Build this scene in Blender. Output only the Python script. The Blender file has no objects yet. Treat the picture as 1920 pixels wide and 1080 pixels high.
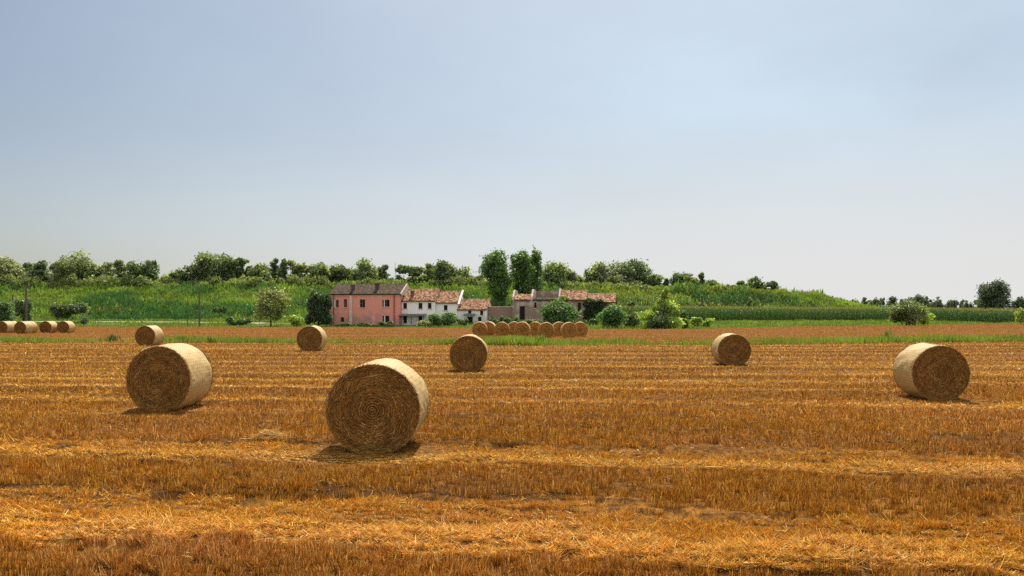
import bpy, math, random
import numpy as np

# ---------------------------------------------------------------- camera, sky, sun, exposure
scene = bpy.context.scene
COL = scene.collection
R = math.radians
CAM_H, F, HOR = 1.9, 1600.0, 590.0          # camera height, focal length and horizon row in photo pixels
SUN_EL, SUN_AZ = R(52), R(9)                # azimuth measured from +Y towards +X

cam = bpy.data.cameras.new("camera")
cam.lens = 36.0 * F / 1920.0
cam.sensor_width = 36.0
cam.shift_y = (HOR - 540.0) / 1920.0
cam.clip_start, cam.clip_end = 0.1, 20000
cam_o = bpy.data.objects.new("camera", cam)
cam_o.location = (0, 0, CAM_H)
cam_o.rotation_euler = (R(90), 0, 0)
COL.objects.link(cam_o)
scene.camera = cam_o

world = bpy.data.worlds.new("World")
scene.world = world
world.use_nodes = True
wn, wl = world.node_tree.nodes, world.node_tree.links
wn.clear()
w_out = wn.new("ShaderNodeOutputWorld")
w_bg = wn.new("ShaderNodeBackground")
w_bg.inputs["Strength"].default_value = 0.060
sky = wn.new("ShaderNodeTexSky")
sky.sky_type = 'NISHITA'
sky.sun_disc = False
sky.sun_elevation = SUN_EL
sky.sun_rotation = SUN_AZ
sky.altitude = 0
sky.air_density = 1.0
sky.dust_density = 2.0
sky.ozone_density = 1.0
w_tc = wn.new("ShaderNodeTexCoord")
w_map = wn.new("ShaderNodeMapping")
w_map.inputs["Scale"].default_value = (1.4, 1.4, 3.2)
w_map.inputs["Rotation"].default_value = (0, R(18), R(20))
w_noise = wn.new("ShaderNodeTexNoise")
w_noise.inputs["Scale"].default_value = 2.2
w_noise.inputs["Detail"].default_value = 5
w_noise.inputs["Roughness"].default_value = 0.5
w_ramp = wn.new("ShaderNodeMapRange")
w_ramp.inputs["From Min"].default_value = 0.22
w_ramp.inputs["From Max"].default_value = 0.82
w_ramp.inputs["To Min"].default_value = 0.26
w_ramp.inputs["To Max"].default_value = 0.72
w_mix = wn.new("ShaderNodeMix")
w_mix.data_type = 'RGBA'
w_mix.inputs["B"].default_value = (9.0, 11.1, 12.7, 1)     # thin veil of high cloud
wl.new(w_tc.outputs["Generated"], w_map.inputs["Vector"])
wl.new(w_map.outputs["Vector"], w_noise.inputs["Vector"])
wl.new(w_noise.outputs["Fac"], w_ramp.inputs["Value"])
w_sep = wn.new("ShaderNodeSeparateXYZ")
wl.new(w_tc.outputs["Generated"], w_sep.inputs["Vector"])
w_veil = wn.new("ShaderNodeMapRange")                     # the veil thins out towards the left
w_veil.inputs["From Min"].default_value = -0.6; w_veil.inputs["From Max"].default_value = 0.25
w_veil.inputs["To Min"].default_value = 0.12; w_veil.inputs["To Max"].default_value = 1.05
w_vm = wn.new("ShaderNodeMath"); w_vm.operation = 'MULTIPLY'
wl.new(w_sep.outputs["X"], w_veil.inputs["Value"])
wl.new(w_ramp.outputs["Result"], w_vm.inputs[0]); wl.new(w_veil.outputs["Result"], w_vm.inputs[1])
wl.new(w_vm.outputs[0], w_mix.inputs["Factor"])
wl.new(sky.outputs["Color"], w_mix.inputs["A"])
# milky air low over the horizon, thicker towards the sun side; added bright sky behind the camera fills the shaded fronts
w_hz = wn.new("ShaderNodeMapRange"); w_hz.interpolation_type = 'SMOOTHSTEP'
w_hz.inputs["From Min"].default_value = 0.26; w_hz.inputs["From Max"].default_value = 0.0
w_hz.inputs["To Min"].default_value = 0.0; w_hz.inputs["To Max"].default_value = 0.95
w_side = wn.new("ShaderNodeMapRange")
w_side.inputs["From Min"].default_value = -0.5; w_side.inputs["From Max"].default_value = 0.3
w_side.inputs["To Min"].default_value = 0.22; w_side.inputs["To Max"].default_value = 1.0
w_mul = wn.new("ShaderNodeMath"); w_mul.operation = 'MULTIPLY'
wl.new(w_sep.outputs["Z"], w_hz.inputs["Value"]); wl.new(w_sep.outputs["X"], w_side.inputs["Value"])
wl.new(w_hz.outputs["Result"], w_mul.inputs[0]); wl.new(w_side.outputs["Result"], w_mul.inputs[1])
w_mix2 = wn.new("ShaderNodeMix"); w_mix2.data_type = 'RGBA'
w_mix2.inputs["B"].default_value = (9.9, 9.8, 9.7, 1)
wl.new(w_mul.outputs[0], w_mix2.inputs["Factor"]); wl.new(w_mix.outputs["Result"], w_mix2.inputs["A"])
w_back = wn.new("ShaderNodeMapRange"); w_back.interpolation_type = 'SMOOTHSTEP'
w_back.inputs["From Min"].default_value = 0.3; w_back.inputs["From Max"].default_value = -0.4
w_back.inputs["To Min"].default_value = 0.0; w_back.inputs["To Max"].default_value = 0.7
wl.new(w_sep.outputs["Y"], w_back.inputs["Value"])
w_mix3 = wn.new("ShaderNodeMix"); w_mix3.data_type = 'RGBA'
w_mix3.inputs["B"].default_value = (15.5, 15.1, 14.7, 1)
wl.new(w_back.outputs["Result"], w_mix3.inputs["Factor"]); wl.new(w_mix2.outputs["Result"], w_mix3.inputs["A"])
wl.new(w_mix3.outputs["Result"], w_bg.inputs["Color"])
wl.new(w_bg.outputs["Background"], w_out.inputs["Surface"])

sun = bpy.data.lights.new("sun", 'SUN')
sun.energy = 4.6
sun.angle = R(0.6)
sun.color = (1.0, 0.93, 0.80)
sun_o = bpy.data.objects.new("sun", sun)
sun_o.rotation_euler = (R(90) - SUN_EL, 0, math.pi - SUN_AZ)
sun_o.location = (20, 60, 90)
COL.objects.link(sun_o)

scene.view_settings.view_transform = 'Standard'
scene.view_settings.look = 'None'
scene.view_settings.exposure = 0.4
scene.view_settings.gamma = 1.0
scene.render.engine = 'CYCLES'
scene.cycles.use_denoising = False
scene.cycles.max_bounces = 6
scene.cycles.diffuse_bounces = 3
scene.cycles.glossy_bounces = 2
scene.cycles.transmission_bounces = 4
scene.cycles.transparent_max_bounces = 4

# ---------------------------------------------------------------- helpers
def PX(px, Y): return (px - 960.0) / F * Y
def PZ(py, Y): return CAM_H + (HOR - py) / F * Y

def prop(o, label=None, cat=None, group=None, kind=None):
    if label: o["label"] = label
    if cat: o["category"] = cat
    if group: o["group"] = group
    if kind: o["kind"] = kind
    return o

def empty(name, loc, rz=0.0):
    o = bpy.data.objects.new(name, None)
    o.location = loc
    o.rotation_euler = (0, 0, rz)
    o.empty_display_size = 0.3
    COL.objects.link(o)
    return o

def link(name, me, m=None, parent=None):
    o = bpy.data.objects.new(name, me)
    if m is not None and len(me.materials) == 0: me.materials.append(m)
    COL.objects.link(o)
    if parent is not None: o.parent = parent
    return o

def np_mesh(name, V, k, cols=None, smooth=False, faces=None):
    """V (n,3); consecutive runs of k verts form one face, or faces (m,k) given."""
    me = bpy.data.meshes.new(name)
    V = np.ascontiguousarray(V, dtype=np.float32)
    n = len(V)
    if faces is None:
        m = n // k
        idx = np.arange(m * k, dtype=np.int32)
    else:
        faces = np.ascontiguousarray(faces, dtype=np.int32)
        m = len(faces); idx = faces.ravel()
    me.vertices.add(n)
    me.vertices.foreach_set("co", V.ravel())
    me.loops.add(m * k)
    me.loops.foreach_set("vertex_index", idx)
    me.polygons.add(m)
    me.polygons.foreach_set("loop_start", np.arange(0, m * k, k, dtype=np.int32))
    if smooth:
        me.polygons.foreach_set("use_smooth", np.ones(m, dtype=bool))
    if cols is not None:
        a = me.attributes.new("col", 'FLOAT_COLOR', 'FACE')
        c = np.ones((m, 4), dtype=np.float32)
        c[:, :3] = cols
        a.data.foreach_set("color", c.ravel())
    me.update(calc_edges=True)
    return me

class MB:
    """collects boxes, tubes and polygons that become one mesh"""
    def __init__(self): self.v, self.f = [], []
    def poly(self, pts):
        b = len(self.v); self.v += [tuple(p) for p in pts]
        self.f.append(tuple(range(b, b + len(pts))))
    def box(self, x0, x1, y0, y1, z0, z1):
        b = len(self.v)
        self.v += [(x0,y0,z0),(x1,y0,z0),(x1,y1,z0),(x0,y1,z0),(x0,y0,z1),(x1,y0,z1),(x1,y1,z1),(x0,y1,z1)]
        self.f += [tuple(b+i for i in q) for q in ((3,2,1,0),(4,5,6,7),(0,1,5,4),(1,2,6,5),(2,3,7,6),(3,0,4,7))]
    def tube(self, pts, rad, n=7):
        pts = [np.array(p, float) for p in pts]
        b0 = None
        for i, p in enumerate(pts):
            d = pts[min(i+1, len(pts)-1)] - pts[max(i-1, 0)]
            d /= (np.linalg.norm(d) + 1e-9)
            a = np.cross(d, (0.31, 0.95, 0.05)); a /= (np.linalg.norm(a) + 1e-9)
            c = np.cross(d, a)
            b = len(self.v)
            for j in range(n):
                t = 2*math.pi*j/n
                self.v.append(tuple(p + rad[i]*(math.cos(t)*a + math.sin(t)*c)))
            if b0 is not None:
                for j in range(n):
                    self.f.append((b0+j, b0+(j+1) % n, b+(j+1) % n, b+j))
            else:
                self.f.append(tuple(b+j for j in range(n))[::-1])
            b0 = b
        self.f.append(tuple(b0+j for j in range(n)))
    def prism(self, prof, x0, x1):
        """prof: (y,z) polygon extruded along x"""
        n = len(prof); b = len(self.v)
        self.v += [(x0, y, z) for y, z in prof] + [(x1, y, z) for y, z in prof]
        self.f.append(tuple(b+i for i in range(n)))
        self.f.append(tuple(b+n+i for i in range(n))[::-1])
        for i in range(n):
            j = (i+1) % n
            self.f.append((b+j, b+i, b+n+i, b+n+j))
    def mesh(self, name):
        me = bpy.data.meshes.new(name); me.from_pydata(self.v, [], self.f); me.update(); return me
    def build(self, name, m, parent=None):
        return link(name, self.mesh(name), m, parent)

def norm(a): return a / (np.linalg.norm(a, axis=-1, keepdims=True) + 1e-9)
def smooth(t):
    t = np.clip(t, 0, 1); return t*t*(3-2*t)

_lat = np.random.default_rng(5).random((256, 256))
def vnoise(x, y):
    x = np.asarray(x, float); y = np.asarray(y, float)
    xi, yi = np.floor(x).astype(int), np.floor(y).astype(int)
    u, v = smooth(x-xi), smooth(y-yi)
    g = lambda i, j: _lat[i % 256, j % 256]
    return (g(xi,yi)*(1-u)+g(xi+1,yi)*u)*(1-v)+(g(xi,yi+1)*(1-u)+g(xi+1,yi+1)*u)*v
def fbm(x, y): return 0.55*vnoise(x, y)+0.3*vnoise(2.1*x+17, 2.1*y+5)+0.15*vnoise(4.3*x+3, 4.3*y+31)

def pal(rng, n, cols, w=None):
    c = np.array(cols, float)
    i = rng.choice(len(c), n, p=w)
    return c[i]

# ---------------------------------------------------------------- materials
def mat(name):
    m = bpy.data.materials.new(name); m.use_nodes = True
    return m, m.node_tree.nodes, m.node_tree.links, m.node_tree.nodes["Principled BSDF"]

def simple(name, c1, c2, scale=3.0, rough=0.85, bump=0.15, stretch=(1,1,1), detail=6):
    m, n, l, b = mat(name)
    tc = n.new("ShaderNodeTexCoord"); mp = n.new("ShaderNodeMapping"); mp.inputs["Scale"].default_value = stretch
    nz = n.new("ShaderNodeTexNoise"); nz.inputs["Scale"].default_value = scale; nz.inputs["Detail"].default_value = detail
    rp = n.new("ShaderNodeValToRGB")
    rp.color_ramp.elements[0].position = 0.32; rp.color_ramp.elements[1].position = 0.68
    rp.color_ramp.elements[0].color = (*c1, 1); rp.color_ramp.elements[1].color = (*c2, 1)
    bp = n.new("ShaderNodeBump"); bp.inputs["Strength"].default_value = bump; bp.inputs["Distance"].default_value = 0.05
    l.new(tc.outputs["Object"], mp.inputs["Vector"]); l.new(mp.outputs["Vector"], nz.inputs["Vector"])
    l.new(nz.outputs["Fac"], rp.inputs["Fac"]); l.new(rp.outputs["Color"], b.inputs["Base Color"])
    l.new(nz.outputs["Fac"], bp.inputs["Height"]); l.new(bp.outputs["Normal"], b.inputs["Normal"])
    b.inputs["Roughness"].default_value = rough
    b.inputs["Specular IOR Level"].default_value = 0.25
    return m

def leafy(name, trans=0.4, tint=(1.5, 1.45, 0.7), gloss=0.06):
    """thin plant matter: face colour from the mesh, part of the light passes through"""
    m, n, l, b = mat(name)
    n.remove(b)
    out = n["Material Output"]
    at = n.new("ShaderNodeAttribute"); at.attribute_name = "col"
    df = n.new("ShaderNodeBsdfDiffuse"); tr = n.new("ShaderNodeBsdfTranslucent")
    mul = n.new("ShaderNodeMix"); mul.data_type = 'RGBA'; mul.blend_type = 'MULTIPLY'
    mul.inputs["Factor"].default_value = 1.0; mul.inputs["B"].default_value = (*tint, 1)
    mx = n.new("ShaderNodeMixShader"); mx.inputs["Fac"].default_value = trans
    gl = n.new("ShaderNodeBsdfGlossy"); gl.inputs["Roughness"].default_value = 0.45
    mx2 = n.new("ShaderNodeMixShader"); mx2.inputs["Fac"].default_value = gloss
    l.new(at.outputs["Color"], df.inputs["Color"]); l.new(at.outputs["Color"], mul.inputs["A"])
    l.new(mul.outputs["Result"], tr.inputs["Color"])
    l.new(df.outputs["BSDF"], mx.inputs[1]); l.new(tr.outputs["BSDF"], mx.inputs[2])
    l.new(mx.outputs["Shader"], mx2.inputs[1]); l.new(gl.outputs["BSDF"], mx2.inputs[2])
    l.new(mx2.outputs["Shader"], out.inputs["Surface"])
    return m

def colattr(name, rough=0.9):
    m, n, l, b = mat(name)
    at = n.new("ShaderNodeAttribute"); at.attribute_name = "col"
    l.new(at.outputs["Color"], b.inputs["Base Color"])
    b.inputs["Roughness"].default_value = rough
    b.inputs["Specular IOR Level"].default_value = 0.2
    return m

M_leaf = leafy("foliage", 0.55, (1.5,1.45,0.75), 0.05)
M_grass = leafy("grass_blades", 0.45, (1.3, 1.35, 0.7), 0.03)
M_straw = leafy("straw_stalks", 0.09, (1.2, 0.95, 0.6), 0.03)
M_bark = simple("bark", (0.05,0.04,0.03), (0.13,0.11,0.085), 6, stretch=(1,1,.3))
M_meadow = simple("meadow_ground", (0.045,0.085,0.015), (0.12,0.15,0.035), 0.35, bump=0.3)
M_embank = simple("embankment_ground", (0.035,0.075,0.015), (0.09,0.13,0.03), 0.25, bump=0.4)
M_track = simple("gravel_track", (0.28,0.23,0.16), (0.40,0.34,0.25), 0.8)
M_iron = simple("weathered_steel", (0.10,0.10,0.10), (0.22,0.22,0.21), 4, 0.6)
M_polewood = simple("pole_wood", (0.07,0.055,0.045), (0.16,0.13,0.10), 4, stretch=(1,1,.2))

# ---------------------------------------------------------------- terrain
EDGE = [(-260,140),(-83,138),(-50,134),(-16,127),(6,113),(24,113),(33,124),(48,140),(66,149),(110,183),(260,262)]
ex, ey = np.array(EDGE, float).T
def yedge(X): return np.interp(X, ex, ey)
def tz(X, Y):
    X = np.asarray(X, float); Y = np.asarray(Y, float)
    top = np.interp(X, [-40, 30, 70], [0.62, 0.55, 0.34])
    return -0.45 + (top+.45)*smooth((Y - yedge(X) - 2.5)/28.0) + 0.05*np.where(Y > yedge(X)+4, fbm(X*0.15, Y*0.15)-0.5, 0)

def grid(name, xs, ys, zf, m, sm=True):
    XX, YY = np.meshgrid(xs, ys)
    V = np.stack([XX.ravel(), YY.ravel(), zf(XX, YY).ravel()], 1)
    nx, ny = len(xs), len(ys)
    i = (np.arange(ny-1)[:, None]*nx + np.arange(nx-1)[None, :]).ravel()
    Fc = np.stack([i, i+1, i+1+nx, i+nx], 1)
    return link(name, np_mesh(name, V, 4, smooth=sm, faces=Fc), m)

xs = np.concatenate([[-9000,-3000,-1200,-600,-350], np.arange(-260,261,8.0), [350,600,1200,3000,9000]])
ys = np.concatenate([[-300,-100,-20,40,90], np.arange(106,272,2.5), [300,340,420,600,1000,2500,6000,12000]])
ground = grid("ground", xs, ys, tz, M_meadow)
prop(ground, kind="structure")

BALE_XY = [(-1.93,12.1),(-7.04,17.3),(9.62,19.5),(-1.47,28.9),(8.39,32.5),(-10.7,45.2)]
# field: one sheet of stubble ground, its rows gently ridged
PER, V0 = 3.6, 10.55
def slope(Y): return np.interp(Y, [8, 14, 30, 60, 150], [0.147, 0.12, 0.03, -0.06, -0.12])
def rowv(X, Y):
    return Y + slope(Y)*X*0.9 + 0.35*(fbm(X*0.11+3, Y*0.05)-0.5)
BV = np.array([4.0,6.65,10.55,14.1,17.7,21.4,23.9,26.6,30.4,33.0,36.9,40.2,44.5,47.0,51.2,55.6,60,66,72])
def rowu(X, Y):
    """0..1 across a swath: 0 at its far edge, 1 at its near edge"""
    v = rowv(X, Y) + 0.5*(fbm(X*0.35+21, Y*0.3)-.5) + .25*(vnoise(X*1.3, Y*0.9)-.5)
    i = np.clip(np.searchsorted(BV, v), 1, len(BV)-1)
    return np.clip((BV[i]-v)/(BV[i]-BV[i-1]), 0, 0.999)
def fieldz(X, Y):
    u = rowu(X, Y)
    ridge = 0.05*np.exp(-((u-0.90)/0.10)**2) - 0.05*np.exp(-((u-0.47)/0.035)**2)
    ridge = ridge + 0.03*(fbm(X*0.9, Y*0.9)-0.5)
    fade = np.clip((70-Y)/30, 0, 1)
    clod = 0.05*(vnoise(X*2.6, Y*3.4)-.5) + 0.035*(vnoise(X*6.5+9, Y*8)-.5)
    pit = smooth((vnoise(X*1.9+40, Y*3.1+3)-.62)*6)*(0.05+.10*np.exp(-((u-0.47)/0.06)**2))
    ridge = ridge + (clod - pit)*np.clip((34-Y)/14, 0, 1)
    for bx, by in BALE_XY:
        ridge = ridge*(1-np.exp(-((X-bx)/1.2)**2-((Y-by)/1.3)**2))
    return ridge*fade - 0.02

def field_material():
    m, n, l, b = mat("stubble_ground")
    tc = n.new("ShaderNodeTexCoord")
    mp = n.new("ShaderNodeMapping"); mp.inputs["Scale"].default_value = (0.05, 0.9, 1)
    n1 = n.new("ShaderNodeTexNoise"); n1.inputs["Scale"].default_value = 1.0; n1.inputs["Detail"].default_value = 5
    n2 = n.new("ShaderNodeTexNoise"); n2.inputs["Scale"].default_value = 9.0; n2.inputs["Detail"].default_value = 8; n2.inputs["Roughness"].default_value = .7
    r1 = n.new("ShaderNodeValToRGB")
    e = r1.color_ramp.elements
    e[0].position = 0.3; e[0].color = (0.09,0.036,0.008,1)
    e[1].position = 0.72; e[1].color = (0.36,0.165,0.03,1)
    r2 = n.new("ShaderNodeValToRGB")
    e = r2.color_ramp.elements
    e[0].position = 0.40; e[0].color = (0.16,0.14,0.12,1)
    e[1].position = 0.62; e[1].color = (1.2,1.15,1.0,1)
    mx = n.new("ShaderNodeMix"); mx.data_type = 'RGBA'; mx.blend_type = 'MULTIPLY'; mx.inputs["Factor"].default_value = 0.85
    bp = n.new("ShaderNodeBump"); bp.inputs["Strength"].default_value = 0.6; bp.inputs["Distance"].default_value = 0.06
    l.new(tc.outputs["Object"], mp.inputs["Vector"]); l.new(mp.outputs["Vector"], n1.inputs["Vector"])
    l.new(tc.outputs["Object"], n2.inputs["Vector"])
    l.new(n1.outputs["Fac"], r1.inputs["Fac"]); l.new(n2.outputs["Fac"], r2.inputs["Fac"])
    l.new(r1.outputs["Color"], mx.inputs["A"]); l.new(r2.outputs["Color"], mx.inputs["B"])
    l.new(mx.outputs["Result"], b.inputs["Base Color"])
    l.new(n2.outputs["Fac"], bp.inputs["Height"]); l.new(bp.outputs["Normal"], b.inputs["Normal"])
    b.inputs["Roughness"].default_value = 0.95; b.inputs["Specular IOR Level"].default_value = 0.1
    return m
M_field = field_material()
fx = np.concatenate([np.arange(-250,-60,10.), np.arange(-60,-20,1.0), np.arange(-20,-9,.4), np.arange(-9,9,.13), np.arange(9,20,.4), np.arange(20,60,1.0), np.arange(60,251,10.)])
fs = np.concatenate([np.linspace(-60,4,9)[:-1], np.arange(4,15,0.09), np.arange(15,32,0.16), np.arange(32,66,0.5)])
XX, SS = np.meshgrid(fx, np.concatenate([fs, 66 + np.linspace(0,1,26)*1000]))
far = SS >= 66
YY = np.where(far, 66 + (SS-66)/1000*(yedge(XX)-66), SS)
Vf = np.stack([XX.ravel(), YY.ravel(), fieldz(XX, YY).ravel()], 1)
nx, ny = len(fx), XX.shape[0]
ii = (np.arange(ny-1)[:,None]*nx + np.arange(nx-1)[None,:]).ravel()
field = link("field", np_mesh("field", Vf, 4, smooth=True, faces=np.stack([ii,ii+1,ii+1+nx,ii+nx],1)), M_field)
prop(field, kind="structure")

# ---------------------------------------------------------------- stubble and loose straw
rng = np.random.default_rng(11)
def blades(base, direc, length, width, side=None, taper=0.25):
    """thin quads from base along direc"""
    if side is None:
        side = norm(np.cross(direc, norm(rng.normal(size=base.shape))))
    w = width[:, None]*0.5; tip = base + direc*length[:, None]
    V = np.stack([base - side*w, base + side*w, tip + side*w*taper, tip - side*w*taper], 1)
    return V.reshape(-1, 3)

def stubble():
    N = 1500000
    py = 634 + (1130-634)*rng.random(N//2)
    Y = np.concatenate([3040/(py-HOR), np.exp(rng.uniform(np.log(5.2), np.log(66), N - N//2))])
    X = (rng.random(N)*2-1)*(0.63*Y+1.2)
    v = rowv(X, Y); rs = 0.15
    shift = (np.round(v/rs)*rs - v)*np.clip(1.2-Y/30, 0, 1)*0.75
    Y = Y + shift
    u = rowu(X, Y)
    patch = fbm(X*0.35+9, Y*0.7); patch2 = fbm(X*0.8, Y*2.2+40)
    uu = np.clip(u + 0.22*(patch-0.5) + 0.12*(patch2-.5), 0, 1)
    thin = vnoise(X*0.06+3, rowv(X,Y)*2.3)*np.clip((Y-13)/10,0,1)
    uu = np.where(thin > .70, .9, np.where((thin > .0) & (thin < .22), .2, uu))
    stand = (uu < 0.43); gap = (uu >= 0.43) & (uu < 0.51); mid = (uu >= 0.51) & (uu < 0.80); lie = uu >= 0.80
    tf = np.clip(9-Y*.22, 2.2, 8); tuft = vnoise(X*13, Y*11); tuft2 = vnoise(X*5.5+77, Y*5.5+31); tl = vnoise(X*2.1+13, Y*2.6+8)
    big = fbm(X*0.22+60, Y*0.55+20)
    keep = rng.random(N) < np.where(gap, 0.25, np.where(mid, .95, 1.0)) * np.clip(0.4+1.5*patch2, .4, 1) * np.clip(-0.3+2.3*tuft, .05, 1)
    lay = lie | (mid & (rng.random(N) < 0.14+.4*(big-.4))) | (rng.random(N) < 0.10+0.25*(tl > .62))
    z = fieldz(X, Y)
    lean = np.where(lay, rng.uniform(.75, 1.6, N), np.where(stand, np.abs(rng.normal(0.12+.5*tl*tl, 0.2, N)), np.abs(rng.normal(0.45, 0.4, N))))
    az_t = tuft2*9.0 + rng.normal(0, .7, N)
    az = np.where(lay, rng.normal(0, 0.8, N) + (tuft2-.5)*2.5 + np.where(rng.random(N) < .5, 0, np.pi), az_t)
    D = np.stack([np.sin(lean)*np.cos(az), np.sin(lean)*np.sin(az), np.cos(lean)], 1)
    L = np.where(lay, np.where(rng.random(N) < .02, rng.uniform(.10, .16, N), rng.uniform(.025, .075, N)), np.where(stand, rng.uniform(.045, .115, N), rng.uniform(.03, .075, N)))
    L = L*(0.55+0.9*tl)
    near = np.zeros(N)
    for bx, by in BALE_XY:          # the baler's wheels and the bale pressed the stalks flat here
        near = np.maximum(near, np.exp(-((X-bx)/1.15)**4-((Y-by+.25)/1.25)**4))
    L = L*(1-.45*near); lean = lean + (1.5-lean)*.7*near
    D = np.stack([np.sin(lean)*np.cos(az), np.sin(lean)*np.sin(az), np.cos(lean)], 1)
    W = np.clip(0.50*Y/853, 0.0046, 0.032)*rng.uniform(.6, 1.3, N)
    lift = np.where(lay, rng.random(N)*np.where(lie, 0.05, 0.04), 0.0)*(1-.8*near)
    pitk = (vnoise(X*1.9+40, Y*3.1+3) > .70) & (np.abs(u-.47) < .09)
    keep = (keep | ((near > .3) & (rng.random(N) < .5))) & ~(pitk & (rng.random(N) < .85))
    B = np.stack([X, Y, z - 0.012 + lift], 1)
    ang = rng.normal(0, 1.1, N)
    c_st = pal(rng, N, [(0.36,0.16,0.030),(0.48,0.235,0.055),(0.62,0.37,0.12),(0.20,0.085,0.018),(0.84,0.60,0.28)], [.27,.23,.18,.22,.10])
    c_ly = pal(rng, N, [(0.68,0.38,0.075),(0.76,0.48,0.13),(0.82,0.62,0.27),(0.40,0.16,0.025)], [.32,.26,.20,.22])
    c_md = pal(rng, N, [(0.58,0.26,0.034),(0.68,0.38,0.08),(0.36,0.14,0.018),(0.82,0.56,0.2)], [.33,.24,.27,.16])
    c = np.where(stand[:,None], c_st, np.where(lie[:,None], c_ly, np.where(lay[:,None], c_ly*0.93, c_md)))
    c = c*(0.78+0.42*big[:,None])*rng.uniform(.5,1.45,(N,1))*np.array([1.06,.94,.46])
    c[:,2] *= 0.8+1.0*np.clip((patch-.45)*2,0,1)
    side = np.stack([np.cos(ang), np.sin(ang), np.zeros(N)], 1)
    side = np.where(lay[:,None], norm(np.cross(D, norm(rng.normal(size=(N,3))+np.array([0,0,1.])))), norm(side))
    k = keep
    V = blades(B[k], D[k], L[k], W[k], side[k], 0.55)
    o = link("stubble", np_mesh("stubble", V, 4, c[k]), M_straw)
    prop(o, kind="stuff", label="orange cut stubble and loose straw in rows across the field", cat="stubble")
stubble()

def far_stubble():
    N = 130000
    Y = np.exp(rng.uniform(np.log(62), np.log(185), N)); X = (rng.random(N)*2-1)*(0.63*Y+4)
    k = Y < yedge(X)-0.5
    X, Y = X[k], Y[k]; n = len(X)
    p = fbm(X*0.05, Y*0.5)
    lean = np.abs(rng.normal(0, .6, n)); az = rng.uniform(0, 6.28, n)
    D = np.stack([np.sin(lean)*np.cos(az), np.sin(lean)*np.sin(az), np.cos(lean)], 1)
    B = np.stack([X, Y, fieldz(X, Y)-0.01], 1)
    c = pal(rng, n, [(0.53,0.25,0.045),(0.64,0.34,0.085),(0.37,0.155,0.025)])*(0.8+.5*p[:,None])
    a = rng.normal(0,.9,n); side = np.stack([np.cos(a), np.sin(a), 0*a], 1)
    V = blades(B, D, rng.uniform(.08,.16,n), 0.5*Y/853*rng.uniform(.6,1.2,n), side, .5)
    o = link("distant_stubble", np_mesh("distant_stubble", V, 4, c), M_straw)
    prop(o, kind="stuff", label="reddish stubble of the second field beyond the green strip", cat="stubble")
far_stubble()

# ---------------------------------------------------------------- grass strip, verges
def grass_patch(name, X, Y, zf, hmin, hmax, wpx, cols, label, w=None, lean=0.35, mtl=None, mod=None, cat="grass"):
    n = len(X)
    ln = np.abs(rng.normal(0, lean, n)); az = rng.uniform(0, 6.28, n)
    D = np.stack([np.sin(ln)*np.cos(az), np.sin(ln)*np.sin(az), np.cos(ln)], 1)
    p = fbm(X*0.25+50, Y*0.25)
    L = rng.uniform(hmin, hmax, n)*(0.45+1.1*p)
    if mod is not None: L = L*mod
    c = pal(rng, n, cols, w)*(0.65+0.7*fbm(X*0.4, Y*0.4+70)[:,None])
    a = rng.uniform(0, 6.28, n); side = np.stack([np.cos(a), np.sin(a), 0*a], 1)
    B = np.stack([X, Y, zf(X, Y)-0.02], 1)
    V = blades(B, D, L, wpx*Y/853*rng.uniform(.6,1.3,n), side, .25)
    o = link(name, np_mesh(name, V, 4, c), mtl or M_grass)
    return prop(o, kind="stuff", label=label, cat=cat)

GREEN = [(0.14,0.21,0.03),(0.20,0.25,0.04),(0.09,0.16,0.025),(0.28,0.27,0.06)]
sx = np.array([-960,-560,-160,0,140,340,640,960])/F
lo = 3040/(np.array([642.,643,645,648,649,648,644,640])-HOR)
def strip_lo(ratio): return np.interp(ratio, sx, lo)
def do_strip():
    n = 85000
    r = rng.uniform(-.68, .68, n); dep = rng.random(n)**1.3*np.interp(r, [-.6,-.1,.05,.3,.6], [6,6,8,7,10])
    Y = strip_lo(r) + dep; X = r*Y
    m = fbm(X*0.18, Y*0.3+11)
    dens = np.interp(r, [-.6,-.4,-.1,-.05,.1,.3,.6], [.42,.34,.28,.9,1,.36,.75])
    k = rng.random(n) < np.clip((m-0.34)*3.4, .03, 1)*dens
    X, Y, r = X[k], Y[k], r[k]
    mod = np.interp(r, [-.6,-.1,-.04,.0,.05,.12,.6], [.75,.8,.9,1.0,.9,.8,1.0])
    grass_patch("grass_strip", X, Y, fieldz, .18, .55, .8, GREEN, "yellow green strip of weeds and grass between the two stubble fields", [.36,.34,.16,.14], .4, mod=mod)
do_strip()
def do_verge():
    n = 120000
    r = rng.uniform(-.66, .66, n)
    X0 = r*200; e = yedge(X0)
    Y = e + rng.uniform(-1.5, 34, n)**1.0; X = X0 + rng.normal(0, 1, n)
    trackz = (X < -38) & (X > -92) & (np.abs(Y-track_y(X)) < 2.0)
    k = ~trackz
    X, Y = X[k], Y[k]
    grass_patch("verge_grass", X, Y, tz, .2, .6, .9, GREEN, "rough green verge grass along the far edge of the field", [.4,.25,.25,.1], .45, mod=np.clip(.25+1.8*(fbm(X*.16+5,Y*.2)-.2),.25,1.6))
def track_y(X): return np.interp(X, [-120,-90,-66,-38], [164,163,160,151])
do_verge()
tmb = MB()
for i in range(27):
    a, b = -120+i*2.8, -120+(i+1)*2.8
    ya, yb = float(track_y(a)), float(track_y(b))
    def zz(x, y): return float(tz(x, y))+0.07
    tmb.poly([(a,ya-1.7,zz(a,ya-1.7)),(b,yb-1.7,zz(b,yb-1.7)),(b,yb+1.7,zz(b,yb+1.7)),(a,ya+1.7,zz(a,ya+1.7))])
prop(tmb.build("track", M_track), kind="structure")

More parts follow.
